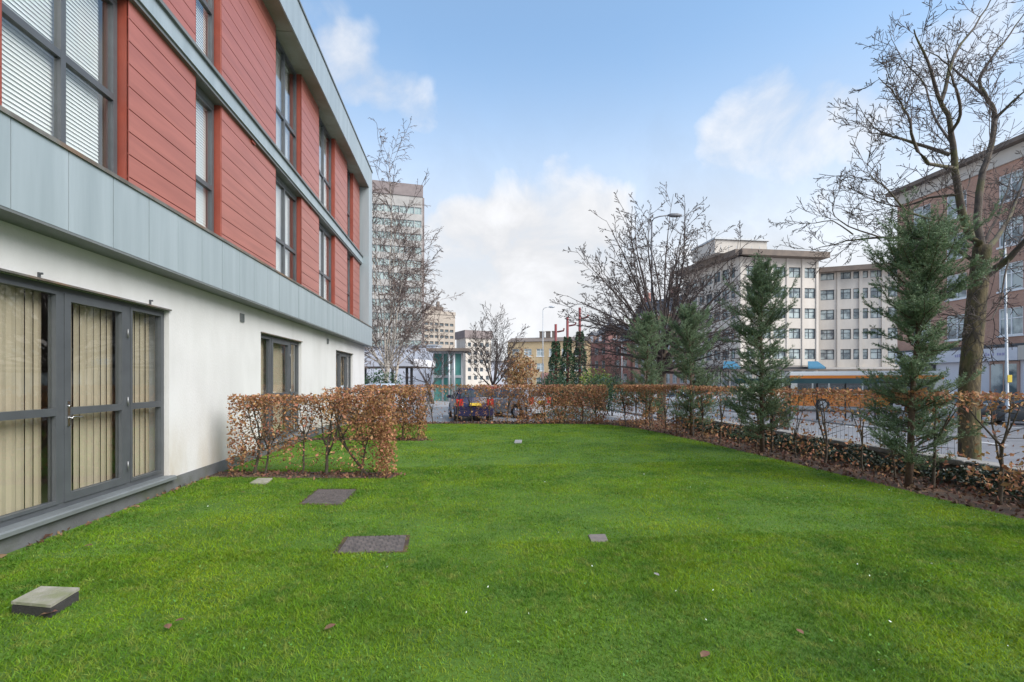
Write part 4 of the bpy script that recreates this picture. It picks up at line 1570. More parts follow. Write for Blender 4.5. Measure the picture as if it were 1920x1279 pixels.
def street_lamp(label, base, H, arm, m, side=1, group='street lamps'):
    t = thing('street_lamp', label, 'street lamp', base, group)
    b = MB()
    top = base + Vector((0, 0, H))
    b.tube([base, base + Vector((0, 0, 1.1))], [.085, .085], 10)
    b.tube([base + Vector((0, 0, 1.1)), top], [.06, .04], 10)
    b.build('pole', M[m], t)
    a = Vector((CA, -SA, 0)) * side
    b = MB()
    b.tube([top - Vector((0, 0, .02)), top + a * .12 + Vector((0, 0, .16)), top + a * .4 + Vector((0, 0, .26)), top + a * arm + Vector((0, 0, .32))], [.04, .035, .032, .03], 8)
    b.build('arm', M[m], t)
    b = MB()
    e = top + a * arm + Vector((0, 0, .32))
    b.tube([e, e + a * .18, e + a * .5, e + a * .72], [.05, .11, .12, .05], 8)
    b.build('lamp_head', M['lamp_dark' if m == 'lamp_dark' else 'lamp_grey'], t)


bs = at(1222, 25.5)
street_lamp('dark street lamp whose head shows inside the domed bare tree', bs, 312 / F * 25.5 + CAMZ - bs.z - .4, .85, 'lamp_dark')
bs = at(1018, 58)
street_lamp('pale slender street lamp left of the three ivy posts', bs, 137 / F * 58 + CAMZ - bs.z - .3, .7, 'lamp_grey')
bs = at(1166, 62)
street_lamp('short pale lamp post in front of the red brick turret', bs, 72 / F * 62 + CAMZ - bs.z, -.0 + .6, 'lamp_grey', side=-1)
bs = at(1889, 24)
t = thing('sign_pole', 'tall grey pole with a small yellow sign in front of the shop', 'pole', bs)
b = MB(); b.tube([bs, bs + Vector((0, 0, 1.2)), bs + Vector((0, 0, 1.21)), W(1884, 455, 24)], [.09, .09, .065, .05], 10); b.build('pole', M['lamp_grey'], t)
mat('yellow_sign', (0.65, 0.48, 0.05), rough=.5)
b = MB(); c = W(1890, 710, 24); b.box((c.x - .12, c.y - .09, c.z - .18), (c.x + .12, c.y - .066, c.z + .18)); b.build('sign_plate', M['yellow_sign'], t)

# bus shelter -----------------------------------------------------------------
mat('shelter_teal', (0.02, 0.065, 0.075), (0.03, 0.08, 0.085), scale=2, rough=.35)
mat('black_frame', (0.03, 0.03, 0.035), rough=.4)


def frame_xf(p0, p1):
    u = (p1 - p0); L_ = u.length; u = u / L_
    n = Vector((-u.y, u.x, 0))
    mid = (p0 + p1) / 2
    if n.dot(-mid) < 0:
        n = -n
    return (lambda a, c, z: Vector((p0.x + u.x * a + n.x * c, p0.y + u.y * a + n.y * c, z))), L_


s0, s1 = at(1378, 29.0), at(1655, 25.5)
xf, L_ = frame_xf(s0, s1)
zg = (s0.z + s1.z) / 2
t = thing('bus_shelter', 'long dark teal roofed bus shelter beyond the hedge', 'bus shelter', (s0 + s1) / 2)
b = MB(xf); b.box((0, -1.5, zg + 2.12), (L_, .15, zg + 2.34)); b.box((.03, -1.4, zg + 2.34), (L_ - .03, .05, zg + 2.40)); b.build('roof', M['shelter_teal'], t)
for k in range(6):
    a = .15 + (L_ - .3) * k / 5
    b = MB(xf); b.box((a - .045, -1.36, zg), (a + .045, -1.27, zg + 2.12)); b.build('post', M['black_frame'], t)
for k in range(5):
    a = .15 + (L_ - .3) * k / 5
    b = MB(xf); b.box((a + .07, -1.33, zg + .3), (a + (L_ - .3) / 5 - .07, -1.315, zg + 2.0)); b.build('pane', M['glass'], t)
b = MB(xf); b.box((.8, -1.15, zg + .5), (L_ - .8, -.8, zg + .56)); b.box((1.2, -1.0, zg), (1.26, -.94, zg + .5)); b.box((L_ - 1.26, -1.0, zg), (L_ - 1.2, -.94, zg + .5)); b.build('bench', M['black_frame'], t)
bb = at(1462, 22)
b = MB(); b.bbox((bb.x - .28, bb.y - .28, bb.z), (bb.x + .28, bb.y + .28, bb.z + 1.15), .04)
t = thing('litter_bin', 'dark square litter bin behind the third spruce', 'bin', bb)
b.build('body', M['black_frame'], t)
b = MB(); b.bbox((bb.x - .31, bb.y - .31, bb.z + 1.17), (bb.x + .31, bb.y + .31, bb.z + 1.27), .04); b.box((bb.x - .05, bb.y - .05, bb.z + 1.1), (bb.x + .05, bb.y + .05, bb.z + 1.18)); b.build('hood', M['black_frame'], t)

# pedestrian guard rails along the pavement -----------------------------------
mat('rail_grey', (0.20, 0.21, 0.22), rough=.5, metal=.2)
for k in range(5):
    y0 = 9.5 + k * 2.05
    X0 = 10.9
    z = gz(X0, y0)
    t = thing('guard_rail', ['galvanised guard rail panel nearest along the pavement', 'second guard rail panel along the pavement', 'third guard rail panel along the pavement',
                             'fourth guard rail panel along the pavement', 'farthest guard rail panel along the pavement'][k], 'railing', (X0, y0, z), 'guard rail panels along the pavement')
    b = MB()
    b.tube([(X0, y0, z - .1), (X0, y0, z + 1.0), (X0, y0 + 1.95, z + 1.0), (X0, y0 + 1.95, z - .1)], .028, 6); b.tube([(X0, y0, z + .15), (X0, y0 + 1.95, z + .15)], .02, 5)
    b.build('frame', M['rail_grey'], t)
    for q in range(1, 13):
        b = MB(); yy = y0 + 1.95 * q / 13; b.tube([(X0, yy, z + .15), (X0, yy, z + 1.0)], .009, 4); b.build('bar', M['rail_grey'], t)

# ------------------------------------------------------------------ vehicles
mat('car_navy', (0.014, 0.013, 0.045), rough=.25, spec=.7)
mat('car_red', (0.45, 0.035, 0.03), rough=.25, spec=.7)
mat('car_silver', (0.50, 0.52, 0.54), rough=.3, metal=.4)
mat('car_white', (0.66, 0.67, 0.68), rough=.3)
mat('car_suv', (0.42, 0.43, 0.44), rough=.25, spec=.7)
mat('car_blue', (0.42, 0.50, 0.58), rough=.3)
mat('car_dark', (0.05, 0.055, 0.06), rough=.3)
mat('tyre', (0.02, 0.02, 0.02), rough=.9)
mat('rim', (0.55, 0.55, 0.57), rough=.35, metal=.7)
mat('car_glass', (0.03, 0.04, 0.045), rough=.05, spec=.9)
mat('tail_red', (0.45, 0.02, 0.02), rough=.2)
mat('head_white', (0.75, 0.77, 0.8), rough=.15)
mat('plate_yellow', (0.72, 0.50, 0.05), rough=.5)
mat('plate_white', (0.75, 0.75, 0.72), rough=.5)
mat('bumper_black', (0.03, 0.03, 0.03), rough=.6)


def car(label, base, heading, m, Ln=4.0, Wd=1.74, Ht=1.48, suv=False, group='parked cars'):
    """heading: direction the front points, radians from +X"""
    t = thing('parked_car', label, 'car', base, group)
    c, s = math.cos(heading), math.sin(heading)
    xf = lambda x, y, z: Vector((base.x + c * x - s * y, base.y + s * x + c * y, base.z + z))
    k = Ht / 1.48
    hw = Wd / 2
    # stations x(frac), zbottom, belt, top, halfwidth belt, halfwidth top
    st = [(-.50, .42, .62, .64, .80, .74), (-.485, .26, .86, .90, .94, .78), (-.46, .22, .96 * k, 1.05 * k, .97, .76), (-.41, .20, .98 * k, 1.36 * k, .98, .68),
          (-.34, .20, .97 * k, 1.44 * k, 1.0, .68), (-.20, .20, .95 * k, 1.48 * k, 1.0, .70), (-.02, .20, .93 * k, 1.47 * k, 1.0, .70), (.08, .20, .91 * k, 1.40 * k, 1.0, .69),
          (.235, .20, .90 * k, .96 * k, .99, .80), (.33, .20, .86 * k, .90 * k, .98, .80), (.43, .22, .76 * k, .80 * k, .94, .76), (.485, .26, .60, .64, .86, .70), (.50, .36, .52, .54, .76, .66)]
    b = MB(xf)
    rings = []
    for fx, zb, zm, zt, wb, wt in st:
        x = fx * Ln
        a, d_ = hw * wb, hw * wt
        pr = [(-a * .9, zb), (-a, zb + .14), (-a * 1.0, zm - .08), (-a * .97, zm), (-d_, zt - .03), (-d_ * .85, zt), (d_ * .85, zt), (d_, zt - .03), (a * .97, zm), (a, zm - .08), (a, zb + .14), (a * .9, zb)]
        rings.append([b.pt((x, y, z)) for y, z in pr])
    for i in range(len(rings) - 1):
        for j in range(12):
            q = (j + 1) % 12
            b.f.append([rings[i][j], rings[i][q], rings[i + 1][q], rings[i + 1][j]]); b.m.append(0); b.sm.append(True)
    b.f.append(rings[0][:]); b.m.append(0); b.sm.append(False)
    b.f.append(rings[-1][::-1]); b.m.append(0); b.sm.append(False)
    body = b.build('body', M[m], t)
    e = .012
    X = lambda f: f * Ln
    # rear window, windscreen
    g = MB(xf)
    g.poly([(X(-.458) - e * 2, -hw * .70, 1.05 * k), (X(-.458) - e * 2, hw * .70, 1.05 * k), (X(-.413) - e * 2, hw * .62, 1.33 * k), (X(-.413) - e * 2, -hw * .62, 1.33 * k)]); g.build('rear_window', M['car_glass'], t)
    g = MB(xf)
    g.poly([(X(.225), -hw * .78, .985 * k + e), (X(.225), hw * .78, .985 * k + e), (X(.088), hw * .64, 1.385 * k + e), (X(.088), -hw * .64, 1.385 * k + e)]); g.build('windscreen', M['car_glass'], t)
    for sd in (-1, 1):
        for (f0, f1, f2, f3) in ((-.40, -.19, -.20, -.335), (-.17, -.03, -.03, -.18), (-.01, .19, .085, -.01)):
            g = MB(xf)
            yb, yt = hw * .985 + e, hw * .705 + e
            g.poly([(X(f0), sd * yb, .985 * k), (X(f1), sd * yb, .955 * k), (X(f2), sd * yt, 1.40 * k - (0.06 if f2 > .05 else 0)), (X(f3), sd * yt, 1.41 * k)])
            g.build('side_window', M['car_glass'], t)
        w = MB(xf); w.box((X(.17), sd * hw * .98, .93 * k), (X(.21), sd * (hw + .16), 1.07 * k)); w.build('mirror', M[m], t)
        w = MB(xf); w.box((X(-.496), sd * hw * .60, .66), (X(-.462), sd * hw * .93, .98)); w.build('tail_light', M['tail_red'], t)
        w = MB(xf); w.box((X(.455), sd * hw * .52, .60), (X(.488), sd * hw * .86, .74)); w.build('headlight', M['head_white'], t)
    w = MB(xf); w.box((X(-.513), -hw * .86, .26), (X(-.48), hw * .86, .50)); w.build('rear_bumper', M[m], t)
    w = MB(xf); w.box((X(-.518), -.26, .70), (X(-.4935), .26, .81)); w.build('rear_plate', M['plate_yellow'], t)
    w = MB(xf); w.box((X(.498), -.26, .40), (X(.507), .26, .51)); w.build('front_plate', M['plate_white'], t)
    R = .33 if suv else .305
    for fx in (-.315, .315):
        for sd in (-1, 1):
            w = MB(xf)
            w.tube([Vector((X(fx), sd * (hw - .2), R)), Vector((X(fx), sd * (hw + .008), R))], R, 18)
            # tyre shoulder
            wh = w.build('wheel', M['tyre'], t)
            r_ = MB(xf)
            r_.tube([Vector((X(fx), sd * (hw + .005), R)), Vector((X(fx), sd * (hw + .02), R))], R * .66, 16)
            for q in range(5):
                a = q * 2 * math.pi / 5
                r_.tube([Vector((X(fx), sd * (hw + .024), R)), Vector((X(fx) + math.cos(a) * R * .62, sd * (hw + .024), R + math.sin(a) * R * .62))], [.05, .035], 4)
            r_.build('rim', M['rim'], wh)
            # dark arch
            r_ = MB(xf); r_.tube([Vector((X(fx), sd * (hw - .25), R + .02)), Vector((X(fx), sd * (hw + .002), R + .02))], R + .06, 18); r_.build('wheel_arch', M['bumper_black'], t)
    return t


def carpos(px, d):
    return at(px, d)


PI = math.pi
car('dark navy hatchback seen from behind with a yellow number plate', carpos(881, 22.6), PI / 2 + .10, 'car_navy', Ln=3.9, Wd=1.72, Ht=1.5)
car('bright red car partly hidden beyond the navy hatchback', carpos(912, 28.5), PI / 2 + .05, 'car_red', Ln=4.0, Ht=1.50)
car('silver car with alloy wheels parked right of the navy hatchback', carpos(952, 24.2), PI / 2 + .75, 'car_silver', Ln=4.2, Ht=1.45)
car('pale blue car glimpsed below the birches at left', carpos(703, 27), -PI / 2 - .5, 'car_blue', Ln=4.3, Ht=1.62, suv=True)
car('pale sport utility car on the road left of the big tree trunk', carpos(1788, 27), -.55 + PI, 'car_suv', Ln=4.4, Wd=1.82, Ht=1.68, suv=True)
car('dark car on the road right of the big tree trunk', carpos(1905, 25), -.6 + PI, 'car_dark', Ln=4.3, Ht=1.46)
car('small white car parked far off below the bushy headed tree', carpos(905, 44), PI, 'car_white', Ln=4.0, Ht=1.5)
car('silver car waiting behind the first and second spruce', carpos(1262, 44), PI - .3, 'car_silver', Ln=4.2, Ht=1.5)

# bus -----------------------------------------------------------------------------
mat('bus_orange', (0.80, 0.22, 0.015), rough=.35)
mat('bus_cream', (0.66, 0.62, 0.55), rough=.4)
b0, b1 = at(1482, 38.5), at(1770, 35)
xf, L_ = frame_xf(b0, b1)
zg = (b0.z + b1.z) / 2
t = thing('bus', 'orange and cream single deck bus behind the shelter', 'bus', (b0 + b1) / 2)
prof_b = [(0, .32), (0, 2.75), (-.12, 2.95), (-.35, 3.05), (-2.15, 3.05), (-2.38, 2.95), (-2.5, 2.75), (-2.5, .32)]
b = MB(xf)
r0 = [b.pt((0, c, zg + z)) for c, z in prof_b]; r1 = [b.pt((L_, c, zg + z)) for c, z in prof_b]
for j in range(len(prof_b)):
    q = (j + 1) % len(prof_b)
    b.f.append([r0[j], r0[q], r1[q], r1[j]]); b.m.append(0); b.sm.append(False)
b.f.append(r0[::-1]); b.m.append(0); b.sm.append(False)
b.f.append(r1); b.m.append(0); b.sm.append(False)
b.build('body', M['bus_cream'], t)
b = MB(xf); b.box((-.02, -2.52, zg + .34), (L_ + .02, .02, zg + 1.24)); b.build('skirt_panel', M['bus_orange'], t)
b = MB(xf); b.box((-.015, -.3, zg + 2.45), (L_ + .015, .018, zg + 2.72)); b.build('roof_stripe', M['bus_orange'], t)
nw = 8
for k in range(nw):
    a0 = .5 + (L_ - 1.0) * k / nw; a1 = .5 + (L_ - 1.0) * (k + 1) / nw - .12
    b = MB(xf); b.box((a0, -.05, zg + 1.3), (a1, .022, zg + 2.4)); b.build('window', M['car_glass'], t)
b = MB(xf); b.box((-.025, -2.3, zg + 1.2), (-.012, -.2, zg + 2.7)); b.build('rear_window', M['car_glass'], t)
for a in (2.2, L_ - 2.8):
    b = MB(xf); b.tube([xf(a, -.2, zg + .48) - xf(0, 0, 0) * 0, xf(a, -.2, zg + .48)], .1, 3) if False else None
    w = MB(); w.tube([xf(a, -.3, zg + .48), xf(a, .035, zg + .48)], .48, 18); wh = w.build('wheel', M['tyre'], t)
    w = MB(); w.tube([xf(a, .03, zg + .48), xf(a, .05, zg + .48)], .27, 14); w.build('rim', M['rim'], wh)

# ------------------------------------------------------------------ buildings
mat('glass_far', (0.10, 0.13, 0.14), (0.07, 0.09, 0.10), scale=.5, rough=.08, spec=.9, island=.3)
mat('glass_light', (0.42, 0.48, 0.46), (0.10, 0.14, 0.15), scale=.55, rough=.1, spec=.8, island=.5, lo=.42, hi=.58)
mat('glass_tower', (0.40, 0.47, 0.44), (0.26, 0.33, 0.31), scale=.3, rough=.15, island=.35)
mat('glass_teal', (0.03, 0.17, 0.155), (0.12, 0.30, 0.27), scale=.4, rough=.08, spec=.9)
mat('cream_stone', (0.645, 0.59, 0.525), (0.50, 0.455, 0.40), scale=.5, rough=.85, stretch=(1, 1, .3), lo=.3, hi=.75, detail=7)
mat('cream_dark', (0.42, 0.36, 0.30), (0.36, 0.31, 0.26), scale=.6, rough=.85)
mat('roof_brown', (0.20, 0.155, 0.125), (0.15, 0.12, 0.10), scale=1, rough=.8)
mat('tower_concrete', (0.43, 0.41, 0.385), (0.35, 0.335, 0.315), scale=.5, rough=.85)
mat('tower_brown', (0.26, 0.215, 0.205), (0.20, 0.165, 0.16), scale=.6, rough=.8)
mat('white_panel', (0.72, 0.72, 0.76), (0.65, 0.65, 0.69), scale=.6, rough=.7)
mat('ochre', (0.58, 0.43, 0.25), (0.50, 0.37, 0.21), scale=.5, rough=.85)
mat('slate', (0.17, 0.17, 0.18), (0.12, 0.12, 0.13), scale=1.5, rough=.7)
mat('white_frame', (0.80, 0.81, 0.82), rough=.5)
mat('pink_stone', (0.50, 0.33, 0.27), (0.42, 0.28, 0.23), scale=.7, rough=.85)


def brick_mat(name, c1, c2, mort):
    m = bpy.data.materials.new(name); m.use_nodes = True
    nt = m.node_tree; N, L = nt.nodes.new, nt.links.new
    bs_ = nt.nodes['Principled BSDF']; bs_.inputs['Roughness'].default_value = .85
    geo = N('ShaderNodeNewGeometry')
    sep = N('ShaderNodeSeparateXYZ'); L(geo.outputs['Position'], sep.inputs[0])
    ad = N('ShaderNodeMath'); ad.operation = 'ADD'; L(sep.outputs[0], ad.inputs[0]); L(sep.outputs[1], ad.inputs[1])
    cb = N('ShaderNodeCombineXYZ'); L(ad.outputs[0], cb.inputs[0]); L(sep.outputs[2], cb.inputs[1])
    br = N('ShaderNodeTexBrick'); L(cb.outputs[0], br.inputs['Vector'])
    br.inputs['Scale'].default_value = 4.4
    br.inputs['Color1'].default_value = (*c1, 1); br.inputs['Color2'].default_value = (*c2, 1); br.inputs['Mortar'].default_value = (*mort, 1)
    br.inputs['Mortar Size'].default_value = .02
    t = N('ShaderNodeTexNoise'); t.inputs['Scale'].default_value = .5; t.inputs['Detail'].default_value = 5; L(geo.outputs['Position'], t.inputs['Vector'])
    hs = N('ShaderNodeHueSaturation'); L(br.outputs[0], hs.inputs['Color'])
    mr = N('ShaderNodeMapRange'); L(t.outputs[0], mr.inputs[0]); mr.inputs[1].default_value = .3; mr.inputs[2].default_value = .7; mr.inputs[3].default_value = .8; mr.inputs[4].default_value = 1.2
    L(mr.outputs[0], hs.inputs['Value']); L(hs.outputs[0], bs_.inputs['Base Color'])
    MATS[name] = m


brick_mat('brick_red', (0.50, 0.275, 0.195), (0.42, 0.215, 0.15), (0.46, 0.39, 0.33))
brick_mat('brick_dark', (0.42, 0.19, 0.15), (0.34, 0.145, 0.12), (0.34, 0.27, 0.24))


def facade(root, p0, p1, z0, z1, depth, rows, cols, mwall, mframe='frame_far', mglass='glass_far', rec=.22, nm=2, cross=True, sill=None, core=None, back=True):
    """rows: [(zlo, zhi)], cols: [(u0, u1)] in metres along p0->p1; a solid block with recessed windows"""
    xf, L_ = frame_xf(p0, p1)
    b = MB(xf)
    zs = z0
    for zl, zh in sorted(rows):
        b.box((0, -rec, zs), (L_, 0, zl))
        us = 0
        for u0, u1 in sorted(cols):
            b.box((us, -rec, zl), (u0, 0, zh)); us = u1
        b.box((us, -rec, zl), (L_, 0, zh))
        zs = zh
    b.box((0, -rec, zs), (L_, 0, z1))
    b.build('wall', M[mwall], root)
    if back:
        b = MB(xf); b.box((0, -depth, z0), (L_, -rec - .06, z1)); b.build('side_wall', M[core or mwall], root)
    for zl, zh in rows:
        for u0, u1 in cols:
            fb = MB(xf)
            t_ = max(.05, (u1 - u0) * .045)
            y0, y1 = -rec - .02, -rec + .10
            fb.box((u0, y0, zl), (u0 + t_, y1, zh)); fb.box((u1 - t_, y0, zl), (u1, y1, zh))
            fb.box((u0 + t_, y0, zl), (u1 - t_, y1, zl + t_)); fb.box((u0 + t_, y0, zh - t_), (u1 - t_, y1, zh))
            for k in range(1, nm):
                uc = u0 + (u1 - u0) * k / nm
                fb.box((uc - t_ / 2, y0, zl + t_), (uc + t_ / 2, y1 - .01, zh - t_))
            if cross:
                zc = zl + (zh - zl) * .62
                fb.box((u0 + t_, y0, zc - t_ / 2), (u1 - t_, y1 - .02, zc + t_ / 2))
            w = fb.build('window', M[mframe], root)
            g = MB(xf); g.poly([(u0 + t_, -rec + .03, zl + t_), (u1 - t_, -rec + .03, zl + t_), (u1 - t_, -rec + .03, zh - t_), (u0 + t_, -rec + .03, zh - t_)])
            g.build('pane', M[mglass], w)
            if sill:
                s = MB(xf); s.box((u0 - .08, -rec + .1, zl - .12), (u1 + .08, .08, zl - .001)); s.build('sill', M[sill], w)
    return xf, L_


def even(L_, n, w, off=0):
    st = (L_ - 2 * off) / n
    return [(off + st * (k + .5) - w / 2, off + st * (k + .5) + w / 2) for k in range(n)]


# tall tower beside the birches
p0, p1 = XY(676, 118), XY(792, 122)
t = thing('office_tower', 'tall pale concrete office tower behind the birches', 'tower', (p0 + p1) / 2)
Lt = (p1 - p0).length
rows = [(3 + k * 3.35, 3 + k * 3.35 + 1.75) for k in range(13)]
facade(t, p0, p1, -1.2, 47.6, 16, rows, even(Lt, 8, 1.72, .2), 'tower_concrete', 'lamp_grey', 'glass_tower', rec=.3, nm=2, cross=False)
xf, L_ = frame_xf(p0, p1)
b = MB(xf); b.box((-.15, -16.1, 47.62), (L_ + .15, .2, 50.6)); b.build('roof_storey', M['tower_brown'], t)
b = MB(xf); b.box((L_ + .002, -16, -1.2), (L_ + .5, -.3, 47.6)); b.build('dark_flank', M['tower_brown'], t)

# distant block
p0, p1 = XY(793, 252), XY(853, 262)
t = thing('distant_block', 'distant beige slab block with rows of dark windows', 'tower', (p0 + p1) / 2)
Lt = (p1 - p0).length
rows = [(4 + k * 3.3, 4 + k * 3.3 + 1.5) for k in range(9)]
facade(t, p0, p1, -1.2, 36.4, 14, rows, even(Lt, 6, 2.1, .5), 'cream_dark', 'roof_brown', 'glass_far', rec=.5, nm=1, cross=False)
xf, L_ = frame_xf(p0, p1)
b = MB(xf); b.box((-.3, -14.2, 36.42), (L_ + .3, .3, 38.2)); b.build('parapet', M['cream_dark'], t)
b = MB(xf); b.box((5, -9, 38.21), (13, -3, 41)); b.box((10.5, -7, 41.01), (12, -5.5, 44)); b.build('plant_room', M['roof_brown'], t)
b = MB(xf); b.box((L_ + .01, -13.8, 1), (L_ + .4, -.6, 36.4)); b.build('flank_panel', M['cream_dark'], t)

# white building and canopy
p0, p1 = XY(655, 54), XY(816, 51)
t = thing('white_pavilion', 'low plain white walled building behind the birches', 'building', (p0 + p1) / 2)
Lt = (p1 - p0).length
facade(t, p0, p1, -1.2, 5.0, 1.5, [(-.2, 1.6)], [(1.0, 2.6)], 'white_panel', 'frame_far', 'glass_far', nm=2)
xf, L_ = frame_xf(p0, p1)
b = MB(xf); b.box((-.1, -1.6, 5.01), (L_ + .1, .1, 5.2)); b.build('roof', M['lamp_grey'], t)
q0, q1 = XY(640, 43), XY(792, 41)
xf, L_ = frame_xf(q0, q1)
t = thing('entrance_canopy', 'flat entrance canopy on dark columns in front of the white building', 'canopy', (q0 + q1) / 2)
b = MB(xf); b.box((0, -4.5, 2.62), (L_ - .8, 0, 3.25)); b.build('roof', M['white_panel'], t)
b = MB(xf); b.box((.1, -4.4, 2.54), (L_ - .9, -.1, 2.615)); b.build('soffit', M['roof_brown'], t)
for a in (L_ - 2.2, L_ - 1.75, L_ - 3.6, 1.5):
    b = MB(xf); b.box((a, -1.4, -.8), (a + .18, -1.22, 2.54)); b.build('column', M['black_frame'], t)

# green glass pavilion
p0, p1 = XY(812, 46), XY(866, 46)
t = thing('glass_pavilion', 'small green glass pavilion with a thin flat roof', 'building', (p0 + p1) / 2)
xf, L_ = frame_xf(p0, p1)
facade(t, p0, p1, -1.2, 4.15, 1.2, [(-.6, 1.7), (1.85, 4.0)], even(L_, 3, .84, .0), 'lamp_grey', 'lamp_grey', 'glass_teal', rec=.1, nm=1, cross=False)
b = MB(xf); b.box((-.5, -2.5, 4.16), (L_ + .7, .9, 4.42)); b.build('roof', M['roof_brown'], t)
for a in (L_ * .58, L_ * .75):
    b = MB(); b.tube([xf(a, .5, -1.2), xf(a, .5, 4.16)], .12, 10); b.build('column', M['lamp_grey'], t)

# small tower
p0, p1 = XY(873, 150), XY(921, 154)
t = thing('small_tower', 'cream apartment tower with a brown cap in the distance', 'tower', (p0 + p1) / 2)
Lt = (p1 - p0).length
facade(t, p0, p1, -1.2, 14.6, 8, [(1.5 + k * 2.6, 1.5 + k * 2.6 + 1.3) for k in range(5)], even(Lt, 4, 1.1, .3), 'cream_stone', 'white_frame', 'glass_far', nm=1, cross=False)
xf, L_ = frame_xf(p0, p1)
b = MB(xf); b.box((-.4, -8.4, 14.62), (L_ + .4, .4, 17)); b.build('cap', M['tower_brown'], t)

# ochre building
p0, p1 = XY(952, 104), XY(1100, 100)
t = thing('ochre_building', 'ochre rendered building with chimneys behind the lamp post', 'building', (p0 + p1) / 2)
Lt = (p1 - p0).length
facade(t, p0, p1, -1.2, 9.6, 10, [(0, 2.0), (3.4, 5.0), (6.5, 8.1)], even(Lt, 6, 1.6, .4), 'ochre', 'white_frame', 'glass_light', nm=2, sill='white_frame')
xf, L_ = frame_xf(p0, p1)
b = MB(xf)
b.poly([(-.3, .4, 9.61), (L_ + .3, .4, 9.61), (L_ + .3, -5, 10.9), (-.3, -5, 10.9)]); b.poly([(-.3, -5, 10.9), (L_ + .3, -5, 10.9), (L_ + .3, -10.3, 9.61), (-.3, -10.3, 9.61)])
b.poly([(-.3, .4, 9.61), (-.3, -5, 10.9), (-.3, -10.3, 9.61)]); b.poly([(L_ + .3, .4, 9.61), (L_ + .3, -10.3, 9.61), (L_ + .3, -5, 10.9)])
b.build('roof', M['roof_brown'], t)
for a in (6.2, 7.6, 9.0):
    b = MB(xf); b.box((a, -5, 9.7), (a + .9, -4, 12.0)); b.box((a - .08, -5.08, 12.01), (a + .98, -3.92, 12.2)); b.build('chimney', M['roof_brown'], t)
b = MB(xf); b.box((7.4, .01, -1.1), (10.0, .25, 3.0)); b.build('brick_bay', M['brick_dark'], t)

# red brick turret building
p0, p1 = XY(1097, 116), XY(1182, 108)
t = thing('turret_building', 'red brick Victorian building with slate roof and pointed turret', 'building', (p0 + p1) / 2)
Lt = (p1 - p0).length
facade(t, p0, p1, -1.2, 10.2, 10, [(1.0, 2.9), (4.2, 6.0), (7.4, 9.0)], even(Lt, 6, .95, .4), 'brick_dark', 'white_frame', 'glass_light', nm=1, sill='pink_stone')
xf, L_ = frame_xf(p0, p1)
b = MB(xf)
e = 10.22
b.poly([(-.3, .4, e), (L_ + .3, .4, e), (L_ - 1.0, -4.5, 14.6), (2.2, -4.5, 14.6)]); b.poly([(L_ + .3, -10.2, e), (-.3, -10.2, e), (2.2, -4.5, 14.6), (L_ - 1.0, -4.5, 14.6)])
b.poly([(-.3, -10.2, e), (-.3, .4, e), (2.2, -4.5, 14.6)]); b.poly([(L_ + .3, .4, e), (L_ + .3, -10.2, e), (L_ - 1.0, -4.5, 14.6)])
b.build('roof', M['slate'], t)
for a in (2.0, 4.4, 8.4):
    d = MB(xf); d.box((a - .65, -1.6, 10.25), (a + .65, .25, 12.0)); dm = d.build('dormer', M['pink_stone'], t)
    d = MB(xf); d.poly([(a - .85, .35, 12.0), (a + .85, .35, 12.0), (a, .35, 13.0)]); d.poly([(a - .85, .35, 12.0), (a, .35, 13.0), (a, -3, 13.0), (a - .85, -1.6, 12.0)]); d.poly([(a + .85, .35, 12.0), (a + .85, -1.6, 12.0), (a, -3, 13.0), (a, .35, 13.0)])
    d.build('dormer_roof', M['slate'], dm)
    d = MB(xf); d.box((a - .4, .24, 10.6), (a + .4, .27, 11.8)); d.build('dormer_window', M['white_frame'], dm)
tc_ = L_ * .60
b = MB(); b.tube([xf(tc_, .3, -1.2), xf(tc_, .3, 12.6)], 1.35, 8); tu = b.build('turret', M['brick_dark'], t)
b = MB(); b.tube([xf(tc_, .3, 12.6), xf(tc_, .3, 12.9), xf(tc_, .3, 15.2), xf(tc_, .3, 15.3), xf(tc_, .3, 18.2)], [1.6, 1.5, .5, .42, .03], 8); b.build('spire', M['slate'], tu)

# brick building with mansard between turret and office
p0, p1 = XY(1186, 108), XY(1302, 92)
t = thing('mansard_building', 'tall brown brick building with slate mansard behind the domed tree', 'building', (p0 + p1) / 2)
Lt = (p1 - p0).length
facade(t, p0, p1, -1.2, 14.8, 10, [(.8, 2.8), (4.2, 6.1), (7.7, 9.5), (11.2, 13.0)], even(Lt, 9, 1.2, .4), 'brick_red', 'white_frame', 'glass_light', nm=2, sill='pink_stone')
xf, L_ = frame_xf(p0, p1)
b = MB(xf); b.box((-.2, -10.1, 14.82), (L_ + .2, .45, 15.4)); b.build('cornice', M['cream_stone'], t)
b = MB(xf)
b.poly([(-.1, .3, 15.41), (L_ + .1, .3, 15.41), (L_ - .6, -1.8, 18.6), (.6, -1.8, 18.6)]); b.poly([(.6, -1.8, 18.6), (L_ - .6, -1.8, 18.6), (L_ - .6, -8, 18.9), (.6, -8, 18.9)])
b.poly([(-.1, -10, 15.41), (-.1, .3, 15.41), (.6, -1.8, 18.6), (.6, -8, 18.9)]); b.poly([(L_ + .1, .3, 15.41), (L_ + .1, -10, 15.41), (L_ - .6, -8, 18.9), (L_ - .6, -1.8, 18.6)])
b.build('roof', M['slate'], t)
for a in (.3, L_ * .45):
    b = MB(xf); b.box((a, -4, 15.5), (a + 1.6, -3, 20.6)); b.box((a - .1, -4.1, 20.61), (a + 1.7, -2.9, 20.9)); b.build('chimney', M['brick_dark'], t)

